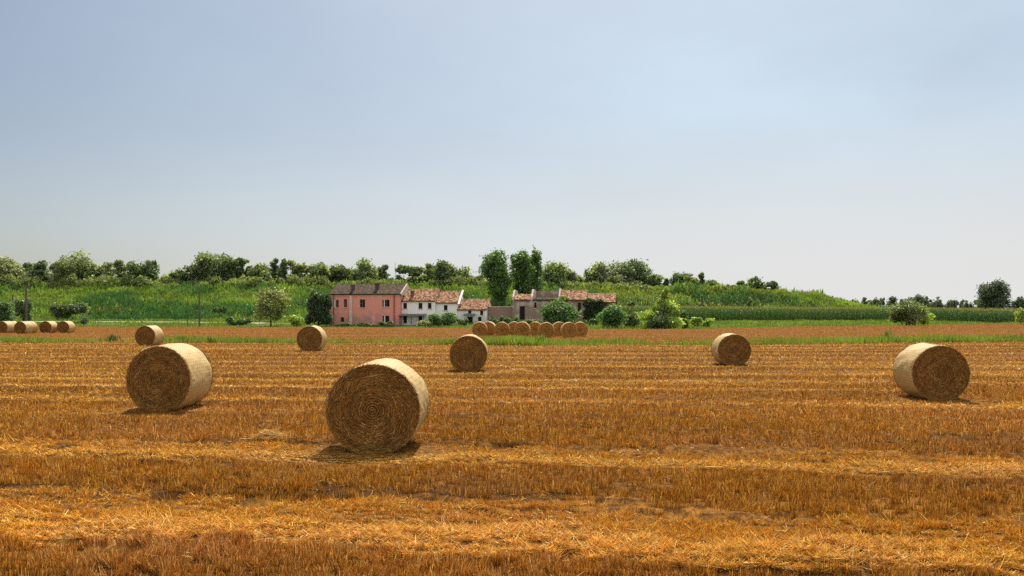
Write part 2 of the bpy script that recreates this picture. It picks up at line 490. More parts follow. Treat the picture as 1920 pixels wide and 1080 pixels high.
# ---------------------------------------------------------------- embankment
YC = 226.0
cpx = [-400,0,300,600,900,1100,1200,1250,1300,1400,1450,1530,1560,1600,1650,1720,1800,2200]
cpy = [537,537,535,534,535,537,538,534,537,541,544.5,548,555,569,578,584,588,589]
def crest(X): return np.interp(X, [PX(p, YC) for p in cpx], [PZ(p, YC) for p in cpy])
def foot(X): return np.interp(X, [-160, 10, 45], [190, 192, 207])
def embz(X, Y):
    c = crest(X) - 0.9; f = foot(X)
    t = np.clip((Y-f)/(YC-f), 0, 1)
    prof = smooth(t*0.92+0.04)*0.9 + 0.1*t
    prof = prof + 0.06*np.sin(t*6.28)*np.interp(X, [-120,-60,0,60],[1,.3,.2,.6])
    back = smooth(np.clip((Y-YC-9)/25, 0, 1))
    z = 0.4 + (c-0.4)*prof*(1-back)
    return z + (fbm(X*0.12, Y*0.12)-0.5)*1.1*np.clip(t*4, 0, 1)*(1-back) - 0.5*(t <= 0)
gx = np.arange(-200, 191, 2.5); gy = np.concatenate([np.arange(186, 240, 1.6), np.arange(240, 268, 4.)])
emb = grid("embankment", gx, gy, embz, M_embank)
prop(emb, kind="structure")

def do_cover():
    n = 200000
    r = rng.uniform(-.66, .50, n); Y = np.where(rng.random(n) < .8, rng.uniform(188, 230, n), rng.uniform(222, 240, n)); X = r*Y
    k = Y > foot(X)-1
    X, Y = X[k], Y[k]; n = len(X)
    t = (Y-foot(X))/(YC-foot(X))
    p = fbm(X*0.06+4, Y*0.09); q = .5*fbm(X*0.25+30, Y*0.3)+.5*fbm(X*0.6+3, Y*0.5)
    bush = np.clip((q-0.42)*4, 0, 1)
    low = np.clip(1-np.abs(t-0.25)*3, 0, 1)*(X > 20)
    h = (0.5+1.5*bush*np.clip(p*2, .3, 1.2))*(1-0.6*low)
    ln = np.abs(rng.normal(0, .7, n)); az = rng.uniform(0, 6.28, n)
    D = np.stack([np.sin(ln)*np.cos(az), np.sin(ln)*np.sin(az), np.cos(ln)], 1)
    zb = embz(X, Y) + rng.random(n)*h*0.8 - 0.1
    L = rng.uniform(.35, .95, n)*(0.7+0.3*h)
    cA = pal(rng, n, [(0.085,0.15,0.022),(0.13,0.195,0.03),(0.18,0.225,0.038)])
    cB = pal(rng, n, [(0.04,0.105,0.03),(0.055,0.125,0.035),(0.035,0.08,0.022)])
    cC = pal(rng, n, [(0.20,0.22,0.04),(0.25,0.24,0.06),(0.16,0.2,0.03)])
    yel = np.clip((fbm(X*0.05+90, Y*0.12)-0.55)*5, 0, 1)*0.5 + 0.55*low
    s = np.clip((p-0.42)*5, 0, 1)[:,None]
    c = cA*(1-s)+cB*s; y_ = (rng.random(n) < yel)[:,None]; c = np.where(y_, cC, c)
    c = 1.3*c*(0.12+1.7*q[:,None])
    a = rng.uniform(0, 6.28, n); side = np.stack([np.cos(a), np.sin(a), 0.3*np.sin(3*a)], 1)
    V = blades(np.stack([X, Y, zb], 1), D, L, rng.uniform(.14,.34,n), side, .35)
    o = link("embankment_greenery", np_mesh("embankment_greenery", V, 4, c), M_grass)
    prop(o, kind="stuff", label="dense wild greenery covering the long embankment behind the farmhouses", cat="greenery")
do_cover()

def do_thicket():
    n = 90000
    px = rng.uniform(-60, 1340, n); Y = rng.uniform(224, 241, n); X = PX(px, Y)
    m = fbm(px*0.022+7, Y*0.12); m2 = vnoise(px*0.11, Y*0.3)
    h = np.clip((m-0.26)*13, 0, 3.9)*(0.5+.7*m2)*np.interp(px, [-60,600,900,1100,1250,1340],[1,.9,.7,.6,.35,.3])
    k = h > .35
    X, Y, h, px = X[k], Y[k], h[k], px[k]; n = len(X)
    z = embz(X, Y) + h*rng.random(n)**.8
    D = norm(rng.normal(size=(n,3))+np.array([0,0,.3]))
    c = pal(rng, n, [(0.15,0.20,0.06),(0.18,0.23,0.06),(0.09,0.14,0.04),(0.22,0.25,0.10)])*(0.7+.7*vnoise(X*.5,Y*.5)[:,None])
    V = blades(np.stack([X,Y,z],1), D, rng.uniform(.35,.75,n), rng.uniform(.25,.5,n), None, .3)
    o = link("thicket", np_mesh("thicket", V, 4, c), M_leaf)
    prop(o, kind="stuff", label="low tangled thicket between the tree trunks along the embankment top", cat="thicket")
do_thicket()

# ---------------------------------------------------------------- maize field
def do_maize():
    V, C = [], []
    rows = np.concatenate([np.arange(0, 5)*0.75, 5+np.arange(0, 8)*1.5])
    for ri, ro in enumerate(rows):
        step = 0.30 if ri < 5 else 0.55
        X = np.arange(16, 142, step); X = X + rng.normal(0, .06, len(X)); n = len(X)
        Y = np.interp(X, [16, 40, 100, 150], [186, 190, 197, 212]) + ro + rng.normal(0, .08, n)
        H = rng.uniform(2.75, 3.25, n); z0 = tz(X, Y)
        B = np.stack([X, Y, z0], 1)
        up = np.tile([0,0,1.], (n,1)) + rng.normal(0,.03,(n,3))
        V.append(blades(B, norm(up), H, np.full(n,.05), None, .5)); C.append(pal(rng, n, [(0.07,0.12,0.03)]))
        for kf in range(8):
            zf = 0.12 + 0.10*kf + rng.normal(0,.03,n)
            az = rng.uniform(0, 6.28, n); L = rng.uniform(.5,.85,n)
            d1 = norm(np.stack([np.cos(az)*.75, np.sin(az)*.75, np.full(n,.75)], 1)); d2 = norm(np.stack([np.cos(az), np.sin(az), rng.uniform(-1.1,-.2,n)], 1))
            b = B + np.stack([0*H,0*H,H*zf],1); sd = np.stack([-np.sin(az), np.cos(az), 0*az],1)
            c = pal(rng, n, [(0.036,0.095,0.018),(0.055,0.125,0.022),(0.09,0.16,0.03)])*(.7+.5*rng.random((n,1)))
            mid = b + d1*(L*.5)[:,None]
            V.append(blades(b, d1, L*.5, np.full(n,.11), sd, 1.0)); C.append(c)
            V.append(blades(mid, d2, L*.7, np.full(n,.11), sd, .15)); C.append(c)
        for kt in range(3):
            az = rng.uniform(0,6.28,n); d = norm(np.stack([np.cos(az)*.35, np.sin(az)*.35, np.ones(n)],1))
            V.append(blades(B+np.stack([0*H,0*H,H*.97],1), d, rng.uniform(.25,.4,n), np.full(n,.06), None, .4)); C.append(pal(rng, n, [(0.33,0.27,0.10),(0.24,0.22,0.08)]))
    o = link("maize_crop", np_mesh("maize_crop", np.concatenate(V), 4, np.concatenate(C)), M_grass)
    prop(o, kind="stuff", label="tall dark green maize crop with pale tassels right of the farm", cat="maize")
do_maize()

# ---------------------------------------------------------------- trees and bushes
def leaves(clumps, n, size, cols, rg, w=None, shade=0.25, flat=0.0):
    cl = np.array(clumps, float)                       # x y z rx ry rz
    wt = (cl[:,3]*cl[:,5]); wt = wt/wt.sum()
    ci = rg.choice(len(cl), n, p=wt); c = cl[ci]
    d = norm(rg.normal(size=(n,3)))
    rad = 0.45+0.55*rg.random(n)**0.7
    rad = rad*(0.85+0.3*rg.random(n))
    rad = np.where(rg.random(n) < .13, rg.uniform(.95, 1.5, n), rad)
    P = c[:,:3] + d*rad[:,None]*c[:,3:6]
    nr = norm(d*0.7 + rg.normal(size=(n,3))*0.75 + np.array([0,0,.35]))
    t = norm(np.cross(nr, norm(rg.normal(size=(n,3))))); b = np.cross(nr, t)
    s = size*rg.uniform(.6, 1.35, n)[:,None]
    V = np.stack([P - t*s, P - b*s*.55, P + t*s, P + b*s*.55], 1).reshape(-1,3)
    tone = 1 + shade*(rg.random(len(cl))*2-1)
    col = 1.8*pal(rg, n, cols, w)*tone[ci][:,None]*rg.uniform(.75,1.3,(n,1))
    return V, col

WILLOW = [(0.13,0.15,0.075),(0.18,0.195,0.11),(0.08,0.10,0.045)]
GREENT = [(0.095,0.13,0.045),(0.145,0.175,0.07),(0.048,0.075,0.024)]
DARKT  = [(0.06,0.09,0.034),(0.10,0.135,0.055),(0.036,0.06,0.02)]
POPLAR = [(0.035,0.075,0.018),(0.05,0.10,0.022),(0.08,0.125,0.028)]
CYPR   = [(0.022,0.042,0.016),(0.032,0.055,0.02),(0.045,0.065,0.026)]
LIME   = [(0.15,0.21,0.035),(0.20,0.245,0.05),(0.10,0.16,0.03)]
OLIVE  = [(0.10,0.135,0.04),(0.24,0.23,0.10),(0.09,0.11,0.035),(0.33,0.30,0.15)]
FIG    = [(0.045,0.095,0.024),(0.065,0.125,0.036),(0.11,0.17,0.07),(0.028,0.06,0.016)]
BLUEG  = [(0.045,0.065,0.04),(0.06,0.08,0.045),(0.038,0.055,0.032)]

def crown_clumps(kind, H, W, rg):
    cl = []
    a = W/2
    if kind in ("round", "bush"):
        n = 20 if kind == "round" else 16
        zc, rz = (0.56*H, 0.46*H) if kind == "round" else (0.48*H, 0.52*H)
        for i in range(n):
            d = norm(rg.normal(size=3)); q = rg.uniform(.5,.82)
            r = rg.uniform(.22,.42)
            cl.append((d[0]*a*q, d[1]*a*q*.9, zc+d[2]*rz*q, a*r*1.15, a*r*1.1, rz*r*1.2))
        cl.append((0,0,zc, a*.62, a*.5, rz*.7))
    elif kind == "column":
        n = 9
        for i in range(n):
            t = (i+.5)/n; z = H*(0.12+0.84*t); ww = a*(0.35+1.0*math.sin(math.pi*(0.12+0.80*t)))*.62
            cl.append((rg.normal(0,.22)*a, rg.normal(0,.22)*a, z, ww, ww, H*.085))
    elif kind == "sparse":
        for i in range(11):
            t = rg.uniform(.35,1); r = rg.uniform(.20,.34)
            ang = rg.uniform(0,6.28); q = rg.uniform(.1,.75)
            cl.append((math.cos(ang)*a*q, math.sin(ang)*a*q, H*(t*.92), a*r, a*r, H*.085))
        for i in range(6):
            cl.append((rg.normal(0,.45)*a, rg.normal(0,.4)*a, H*rg.uniform(.08,.45), a*.42, a*.4, H*.12))
    elif kind == "poplar":
        for i in range(46):
            t = (i+rg.random())/46; z = H*(0.06+0.90*t)
            ww = a*np.interp(t, [0,.2,.45,.75,.92,1], [.42,.52,.86,1.08,.95,.55])
            ang = rg.uniform(0,6.28); q = rg.uniform(.15,.62)
            cl.append((math.cos(ang)*ww*q, math.sin(ang)*ww*q, z, ww*.48, ww*.48, H*.09))
    elif kind == "cypress":
        for i in range(48):
            x = rg.uniform(-.78,.78); t = rg.random()**.9
            top = H*(1.0-0.28*abs(x)**1.5)*rg.uniform(.86,1)
            cl.append((x*a, rg.uniform(-.4,.4)*a, .05*H+t*(top-.14*H), a*.24, a*.22, H*.13))
    elif kind == "spire":
        for i in range(22):
            t = rg.random()**1.4; z = H*(0.06+0.86*t)
            ww = a*np.interp(t, [0,.25,.5,.65,1], [.95,1.0,.62,.30,.12])
            ang = rg.uniform(0,6.28); q = rg.uniform(.2,.72)
            cl.append((math.cos(ang)*ww*q, math.sin(ang)*ww*q, z, ww*.46+.12, ww*.46+.12, H*.085))
    elif kind == "scrub":
        for i in range(9):
            cl.append((rg.uniform(-.85,.85)*a, rg.uniform(-.5,.5)*a*.6, H*rg.uniform(.25,.8)*rg.uniform(.7,1), a*.27, a*.25, H*.22))
    return cl

_seed = [100]
def tree(name, px, Y, ytop, wpx, kind, cols, label, cat="tree", group=None, ybase=None, n=2200, leaf=0.30, z0=None, w=None, shade=.25):
    _seed[0] += 1; rg = np.random.default_rng(_seed[0])
    X = PX(px, Y)
    if z0 is None: z0 = PZ(ybase, Y) if ybase else 0.0
    H = PZ(ytop, Y) - z0; W = wpx/F*Y
    root = empty(name, (X, Y, z0), rg.uniform(0, 6.28) if kind in ("round","bush") else 0)
    prop(root, label, cat, group)
    cl = crown_clumps(kind, H, W, rg)
    tb = MB(); rt = max(0.06, 0.022*H)
    tall = 0.9 if kind in ("column","poplar","spire","cypress") else 0.62
    top = np.array([rg.normal(0,.02)*H, rg.normal(0,.02)*H, H*tall])
    mid = top*0.5 + np.array([rg.normal(0,.015)*H, 0, 0])
    tb.tube([(0,0,-0.4), (0,0,H*.06), mid, top], [rt*1.35, rt, rt*.7, rt*.22])
    sel = sorted(cl, key=lambda c: -c[3])[:9]
    for c in sel:
        p = np.array(c[:3]); s = min(max(p[2]*0.55, H*.08), H*tall*.9); fr = s/(H*tall)
        st = mid*(fr/.5) if fr < .5 else mid + (top-mid)*((fr-.5)/.5)
        tb.tube([st, st*.5+p*.5 + np.array([0,0,-.03*H]), p], [rt*.45, rt*.28, rt*.1], 5)
    tb.build("trunk", M_bark, root)
    V, c = leaves(cl, n, leaf, cols, rg, w, shade)
    V[:,2] = np.maximum(V[:,2], 0.0 + 0.05*rg.random(len(V)))
    link("crown", np_mesh("crown", V, 4, c), M_leaf, root)
    return root

GR = "trees along the top of the embankment"
YT = 232.0
def emb_base(px, dy=0): return float(embz(np.array([PX(px, YT+dy)]), np.array([YT+dy]))[0]) - 0.2
ROW = [
 # px, top row, width px, kind, palette, label
 (8, 487, 50, "round", WILLOW, "grey green willow cut by the left edge of the photo, on the embankment"),
 (31, 503, 34, "round", WILLOW, "low rounded willow second from the left edge, on the embankment"),
 (53, 493, 26, "column", DARKT, "dark pointed tree straight above the tall utility pole at left"),
 (73, 488, 26, "column", DARKT, "taller dark pointed tree just right of the tall left utility pole"),
 (92, 508, 30, "sparse", GREENT, "low loose tree between the dark pointed pair and the slim tree at left"),
 (107, 489, 26, "sparse", GREENT, "slim open tree just left of the tallest tree of the left half"),
 (140, 474, 56, "round", GREENT, "tallest broad tree left of the embankment bend, above the dark hedge bush"),
 (168, 492, 44, "round", GREENT, "rounded tree leaning on the right side of the tallest left tree"),
 (199, 492, 30, "column", WILLOW, "narrow grey green tree with a flat top, before the gap at left"),
 (227, 488, 24, "column", GREENT, "thin pointed tree just right of the gap in the left row"),
 (244, 487, 26, "sparse", GREENT, "open tree between the thin pointed tree and the round one beside the far bale"),
 (265, 486, 42, "round", DARKT, "dark round tree above the lone bale by the grass strip"),
 (283, 484, 20, "sparse", DARKT, "small dark tufted tree with clumps against the sky"),
 (310, 505, 54, "scrub", LIME, "low bright green thicket tree in the dip of the left row"),
 (332, 504, 22, "sparse", GREENT, "small thin tree left of the widest tree clump"),
 (358, 494, 40, "round", DARKT, "dark left shoulder of the widest tree clump above the near left bale"),
 (396, 474, 66, "round", GREENT, "widest and tallest tree crown above the near left bale"),
 (428, 484, 36, "round", DARKT, "dark right shoulder tree of the widest clump, before the bright gap"),
 (455, 484, 30, "sparse", DARKT, "forked tree with twin upright tufts right of the bright gap"),
 (468, 508, 36, "bush", WILLOW, "low pale willow under the forked tree with twin tufts"),
 (490, 496, 40, "round", GREENT, "rounded tree above the pale yellow green round tree"),
 (516, 484, 14, "column", DARKT, "slender dark poplar, left one of a close pair above the round yellowish tree"),
 (530, 486, 14, "column", DARKT, "slender dark poplar, right one of a close pair above the round yellowish tree"),
 (553, 489, 40, "sparse", WILLOW, "airy willow with sky showing through, left of the dark cypress clump"),
 (574, 495, 22, "sparse", WILLOW, "thin half bare tree above the dark cypress clump"),
 (600, 494, 32, "round", GREENT, "cone shaped tree above the left gable of the pink house"),
 (632, 498, 34, "round", DARKT, "dark round tree behind the left chimney of the pink house"),
 (655, 499, 32, "round", GREENT, "mid green tree behind the roof ridge of the pink house"),
 (684, 491, 40, "round", GREENT, "tallest green tree behind the pink house roof"),
 (719, 497, 20, "column", DARKT, "slim dark tree standing alone in the gap over the pink house"),
 (757, 494, 32, "sparse", DARKT, "open branching dark tree behind the joint of pink and white houses"),
 (786, 494, 36, "sparse", GREENT, "loose green tree above the left part of the tiled white house"),
 (812, 498, 34, "round", WILLOW, "pale willow above the middle of the tiled white house"),
 (832, 487, 38, "round", DARKT, "dark topped taller tree above the right part of the white house"),
 (861, 502, 34, "round", GREENT, "green tree above the right gable of the white house"),
 (898, 513, 32, "sparse", WILLOW, "small pale tree half hidden behind the left big poplar"),
 (1040, 491, 40, "round", GREENT, "tall rounded tree right of the big poplars"),
 (1069, 504, 28, "round", WILLOW, "small rounded willow between the big poplars and the round grove"),
 (1088, 515, 26, "bush", WILLOW, "lowest pale shrubby tree left of the round grove"),
 (1108, 503, 24, "round", GREENT, "small tree at the left end of the round grove"),
 (1132, 492, 48, "round", WILLOW, "grey domed tree in the left part of the round grove"),
 (1184, 486, 66, "round", DARKT, "largest dark domed tree crowning the round grove"),
 (1172, 512, 50, "bush", WILLOW, "pale silvery willow in front of the largest dark domed tree"),
 (1205, 514, 44, "bush", WILLOW, "pale silvery willow at the right foot of the round grove"),
 (1229, 514, 24, "round", GREENT, "small pointed tree closing the round grove on the right"),
 (1249, 523, 9, "column", DARKT, "tiny slim tree alone in the gap right of the round grove"),
 (1279, 511, 32, "round", DARKT, "dark rounded tree on the hump right of the spire topped tree"),
 (1296, 518, 22, "round", GREENT, "green tree against the right side of the dark tree on the hump"),
 (1314, 510, 18, "sparse", DARKT, "thin tree with a leaning tuft on the hump"),
 (1333, 526, 26, "bush", GREENT, "low bush tree sloping down the right side of the hump"),
 (1368, 532, 14, "sparse", DARKT, "tiny scrubby tree left of the last crest clump"),
 (1389, 526, 20, "sparse", DARKT, "thin paired tufts left of the round tree in the last crest clump"),
 (1415, 520, 26, "round", DARKT, "round dark tree in the last clump on the crest"),
 (1436, 529, 18, "sparse", DARKT, "small gappy tree in the last clump on the crest"),
 (1452, 527, 13, "column", DARKT, "rightmost upright little tree on the crest of the embankment"),
]
for i, (px, yt, wp, kd, pl, lb) in enumerate(ROW):
    dy = ((i*37) % 11)*0.7 - 2
    Y = YT + dy
    big = wp*max(20, 540-yt)/1200.0
    tree("embankment_tree", px, Y, yt, wp*1.36, kd, pl, lb, group=GR, z0=emb_base(px, dy), n=int(750+1350*big), leaf=0.38)

# poplars behind the ruin
tree("poplar_tree", 931, 172, 473, 60, "poplar", POPLAR, "big dark poplar left in the group, narrowing down behind the low brick wall", group="pair of big poplars", z0=0.6, n=11000, leaf=.26)
tree("poplar_tree", 980, 176, 474, 54, "poplar", POPLAR, "big dark poplar behind the ruined house, right one of the pair", group="pair of big poplars", z0=0.6, n=11000, leaf=.26)
tree("poplar_tree", 1003, 179, 472, 42, "poplar", POPLAR, "slimmer poplar top rising against the right side of the big pair", group="pair of big poplars", z0=0.6, n=6000, leaf=.26)

# trees and bushes around the farm
tree("ash_tree", 508, 137, 538, 82, "round", OLIVE, "round olive tree with pale yellowish edges left of the pink house", ybase=611, n=8000, leaf=.17, w=[.46,.10,.38,.06])
tree("cypress_clump", 597, 138, 534, 54, "cypress", CYPR, "nearly black cypress clump against the left end of the pink house", ybase=609, n=12000, leaf=.17)
tree("garden_bush", 556, 134, 588, 30, "bush", LIME, "bright lime bush between the olive round tree and the cypress clump", "bush", ybase=612, n=1500, leaf=.14)
tree("garden_bush", 450, 136, 590, 46, "scrub", FIG, "dark scrub at the left foot of the olive round tree", "bush", ybase=611, n=2200, leaf=.15)
tree("hedge_bush", 126, 158, 563, 70, "scrub", DARKT, "wide dark green bush on the slope behind the left bales", "bush", ybase=600, n=6500, leaf=.2)
tree("hedge_bush", 45, 150, 556, 34, "bush", DARKT, "dark bush wrapped round the foot of the tall left utility pole", "bush", ybase=602, n=3000, leaf=.2)
tree("hedge_bush", 8, 140, 566, 44, "bush", FIG, "bright green bush at the left edge of the photo above the bales", "bush", ybase=604, n=3500, leaf=.18)
tree("garden_shrub", 157, 140, 594, 20, "bush", DARKT, "small dark shrub at the near edge of the pale track", "bush", ybase=608, n=700, leaf=.14)
tree("garden_shrub", 411, 176, 572, 30, "scrub", DARKT, "dark shrub low on the embankment between the wire posts and the olive tree", "bush", ybase=589, n=1400, leaf=.2)
tree("fig_tree", 1046, 133, 563, 78, "bush", FIG, "big leafy fig bush growing against the front of the ruined house", ybase=609, n=7500, leaf=.2)
tree("fig_tree", 1145, 124, 574, 56, "bush", FIG, "rounded dark fig bush in front of the ivy clad end of the ruin", "bush", ybase=615, n=5000, leaf=.17)
tree("hedge_bush", 1190, 128, 585, 44, "scrub", GREENT, "low tangled hedge between the fig bush and the spire topped tree", "bush", ybase=613, n=3500, leaf=.16)
tree("young_tree", 1246, 119, 534, 88, "spire", LIME, "yellow green tree with a tall leafy spire left of the maize", ybase=617, n=9000, leaf=.17, shade=.35)
tree("hedge_bush", 1234, 117, 584, 46, "bush", DARKT, "dark bush under the yellow green spire topped tree", "bush", ybase=617, n=3500, leaf=.15)
tree("hedge_bush", 1283, 120, 583, 22, "bush", FIG, "narrow dark bush against the right foot of the spire topped tree", "bush", ybase=616, n=1800, leaf=.15)
tree("hedge_bush", 1315, 126, 594, 40, "scrub", LIME, "low light green bush in front of the left end of the maize", "bush", ybase=613, n=1800, leaf=.15)
tree("hedge_bush", 1699, 147, 567, 72, "bush", GREENT, "large dark green bush standing in front of the maize at right", "bush", ybase=610, n=6500, leaf=.18)
tree("hedge_bush", 1732, 150, 580, 30, "bush", LIME, "lighter bush leaning on the right side of the large maize edge bush", "bush", ybase=608, n=1800, leaf=.16)
tree("hedge_bush", 1914, 170, 581, 22, "bush", LIME, "light bush in front of the maize at the right edge of the photo", "bush", ybase=606, n=1500, leaf=.18)
tree("slope_shrub", 1316, 214, 551, 18, "spire", WILLOW, "small pale cone shaped shrub on the slope above the maize", "shrub", z0=3.0, n=900, leaf=.26)
tree("slope_shrub", 1406, 214, 558, 9, "column", GREENT, "thin dark upright shrub on the slope above the maize", "shrub", z0=3.2, n=500, leaf=.24)
tree("slope_shrub", 1181, 200, 562, 20, "bush", DARKT, "round dark shrub on the slope right of the ruined house", "shrub", z0=2.2, n=900, leaf=.25)

# far right: lone big tree and the distant line
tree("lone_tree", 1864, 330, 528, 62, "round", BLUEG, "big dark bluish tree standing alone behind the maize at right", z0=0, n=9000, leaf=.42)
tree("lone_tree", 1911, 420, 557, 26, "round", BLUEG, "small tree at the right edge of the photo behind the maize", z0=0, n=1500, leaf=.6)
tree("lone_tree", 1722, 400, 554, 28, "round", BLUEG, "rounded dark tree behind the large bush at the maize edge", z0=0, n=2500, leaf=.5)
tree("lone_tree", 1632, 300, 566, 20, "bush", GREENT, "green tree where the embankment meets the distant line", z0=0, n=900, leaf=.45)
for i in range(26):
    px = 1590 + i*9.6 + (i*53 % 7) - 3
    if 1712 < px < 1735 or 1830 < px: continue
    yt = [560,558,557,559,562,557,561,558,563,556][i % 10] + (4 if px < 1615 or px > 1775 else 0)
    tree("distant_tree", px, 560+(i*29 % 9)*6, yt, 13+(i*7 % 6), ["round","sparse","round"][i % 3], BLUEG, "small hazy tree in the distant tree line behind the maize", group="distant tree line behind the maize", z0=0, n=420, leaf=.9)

# ---------------------------------------------------------------- houses
def paint(name, base, stain, peel, scale=0.5, zstain=1.8):
    """limewash with damp patches and patches of lost plaster"""
    m, n, l, b = mat(name)
    tc = n.new("ShaderNodeTexCoord")
    n1 = n.new("ShaderNodeTexNoise"); n1.inputs["Scale"].default_value = scale; n1.inputs["Detail"].default_value = 8; n1.inputs["Roughness"].default_value = .65
    n2 = n.new("ShaderNodeTexNoise"); n2.inputs["Scale"].default_value = 1.1; n2.inputs["Detail"].default_value = 6
    sp = n.new("ShaderNodeSeparateXYZ")
    mr = n.new("ShaderNodeMapRange"); mr.inputs["From Min"].default_value = 0.3; mr.inputs["From Max"].default_value = zstain*2
    mr.inputs["To Min"].default_value = 0.22; mr.inputs["To Max"].default_value = -0.08
    ad = n.new("ShaderNodeMath"); ad.operation = 'ADD'
    r1 = n.new("ShaderNodeMapRange"); r1.inputs["From Min"].default_value = 0.54; r1.inputs["From Max"].default_value = 0.70
    r2 = n.new("ShaderNodeMapRange"); r2.inputs["From Min"].default_value = 0.62; r2.inputs["From Max"].default_value = 0.66
    m1 = n.new("ShaderNodeMix"); m1.data_type = 'RGBA'; m1.inputs["A"].default_value = (*base,1); m1.inputs["B"].default_value = (*stain,1)
    m2 = n.new("ShaderNodeMix"); m2.data_type = 'RGBA'; m2.inputs["B"].default_value = (*peel,1)
    l.new(tc.outputs["Object"], n1.inputs["Vector"]); l.new(tc.outputs["Object"], n2.inputs["Vector"]); l.new(tc.outputs["Object"], sp.inputs["Vector"])
    l.new(sp.outputs["Z"], mr.inputs["Value"]); l.new(mr.outputs["Result"], ad.inputs[0]); l.new(n1.outputs["Fac"], ad.inputs[1])
    l.new(ad.outputs[0], r1.inputs["Value"]); l.new(r1.outputs["Result"], m1.inputs["Factor"])
    l.new(n2.outputs["Fac"], r2.inputs["Value"]); l.new(r2.outputs["Result"], m2.inputs["Factor"])
    l.new(m1.outputs["Result"], m2.inputs["A"]); l.new(m2.outputs["Result"], b.inputs["Base Color"])
    b.inputs["Roughness"].default_value = .9; b.inputs["Specular IOR Level"].default_value = .15
    return m
M_pink = paint("pink_limewash", (0.74,0.30,0.235), (0.46,0.24,0.21), (0.64,0.43,0.38))
M_white = paint("white_limewash", (0.86,0.82,0.78), (0.66,0.63,0.60), (0.74,0.70,0.64))
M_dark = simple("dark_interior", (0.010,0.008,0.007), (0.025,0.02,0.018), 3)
M_frame = simple("grey_wood_frame", (0.22,0.16,0.12), (0.34,0.26,0.20), 5)
M_shut = simple("pale_shutter", (0.62,0.60,0.55), (0.75,0.72,0.68), 4)
M_stonetrim = simple("stone_trim", (0.55,0.42,0.36), (0.68,0.56,0.48), 3)
M_red = simple("red_downpipe", (0.25,0.06,0.04), (0.36,0.10,0.06), 4, .5)
M_tile = colattr("roof_tile")
M_canopy = simple("grey_canopy", (0.12,0.13,0.13), (0.22,0.23,0.22), 3)
M_ivy_dark = M_leaf

def brickmat(name, c1, c2, mortar, plaster, amount):
    m, n, l, b = mat(name)
    tc = n.new("ShaderNodeTexCoord"); mp = n.new("ShaderNodeMapping"); mp.inputs["Rotation"].default_value = (R(90),0,0)
    br = n.new("ShaderNodeTexBrick"); br.inputs["Scale"].default_value = 3.2
    br.inputs["Color1"].default_value = (*c1,1); br.inputs["Color2"].default_value = (*c2,1); br.inputs["Mortar"].default_value = (*mortar,1)
    nz = n.new("ShaderNodeTexNoise"); nz.inputs["Scale"].default_value = .7; nz.inputs["Detail"].default_value = 8; nz.inputs["Roughness"].default_value = .7
    rr = n.new("ShaderNodeMapRange"); rr.inputs["From Min"].default_value = amount; rr.inputs["From Max"].default_value = amount+.08
    mx = n.new("ShaderNodeMix"); mx.data_type = 'RGBA'; mx.inputs["B"].default_value = (*plaster,1)
    l.new(tc.outputs["Object"], mp.inputs["Vector"]); l.new(mp.outputs["Vector"], br.inputs["Vector"]); l.new(tc.outputs["Object"], nz.inputs["Vector"])
    l.new(nz.outputs["Fac"], rr.inputs["Value"]); l.new(rr.outputs["Result"], mx.inputs["Factor"]); l.new(br.outputs["Color"], mx.inputs["A"])
    l.new(mx.outputs["Result"], b.inputs["Base Color"]); b.inputs["Roughness"].default_value = .95
    return m
M_brick = brickmat("old_brick", (0.30,0.19,0.13), (0.21,0.14,0.10), (0.33,0.29,0.25), (0.46,0.40,0.34), .50)
M_brick2 = brickmat("garden_brick", (0.31,0.17,0.12), (0.23,0.13,0.095), (0.36,0.30,0.25), (0.50,0.42,0.37), .58)

TERRA = [(0.34,0.16,0.08),(0.41,0.22,0.115),(0.25,0.115,0.06),(0.50,0.33,0.21),(0.18,0.085,0.05),(0.44,0.25,0.14)]
GREYT = [(0.095,0.062,0.038),(0.12,0.080,0.050),(0.145,0.10,0.062),(0.07,0.05,0.034)]

def tiled_slope(x0, x1, y0, z0, y1, z1, cols, rg, pitch=.27, run=.38, lost=0.0):
    """slab plus rows of barrel tiles from eaves (y0,z0) to ridge (y1,z1): verts, quads, colours"""
    V, C = [], []
    s = np.array([y1-y0, z1-z0]); L = np.linalg.norm(s); s = s/L; nrm = np.array([-s[1], s[0]])
    if nrm[1] < 0: nrm = -nrm
    def P(x, d, h): return (x, y0+s[0]*d+nrm[0]*h, z0+s[1]*d+nrm[1]*h)
    base = np.array(cols[0])*.6
    def q(a,b,c,d,col): V.extend([a,b,c,d]); C.append(col)
    q(P(x0,0,0),P(x1,0,0),P(x1,L,0),P(x0,L,0),base)
    q(P(x0,0,-.12),P(x0,L,-.12),P(x1,L,-.12),P(x1,0,-.12),base)
    q(P(x0,0,-.12),P(x1,0,-.12),P(x1,0,0),P(x0,0,0),base)
    q(P(x0,L,-.12),P(x0,0,-.12),P(x0,0,0),P(x0,L,0),base)
    q(P(x1,0,-.12),P(x1,L,-.12),P(x1,L,0),P(x1,0,0),base)
    nxx = max(1, int((x1-x0)/pitch)); nyy = max(1, int(L/run)); pw = (x1-x0)/nxx
    for i in range(nxx):
        for j in range(nyy):
            if rg.random() < lost: continue
            c = np.array(cols[rg.integers(len(cols))])*rg.uniform(.8,1.2)
            xa = x0+i*pw+rg.normal(0,.008); d0 = j*L/nyy-.03; d1 = (j+1)*L/nyy+.03
            prev = None
            for k in range(4):
                t = k/3*math.pi; xx = xa+pw/2-math.cos(t)*pw*.48; h = .012+math.sin(t)*.085
                cur = (P(xx,d0,h+.03), P(xx,d1,h))
                if prev: q(prev[0],cur[0],cur[1],prev[1],c)
                prev = cur
    return V, C

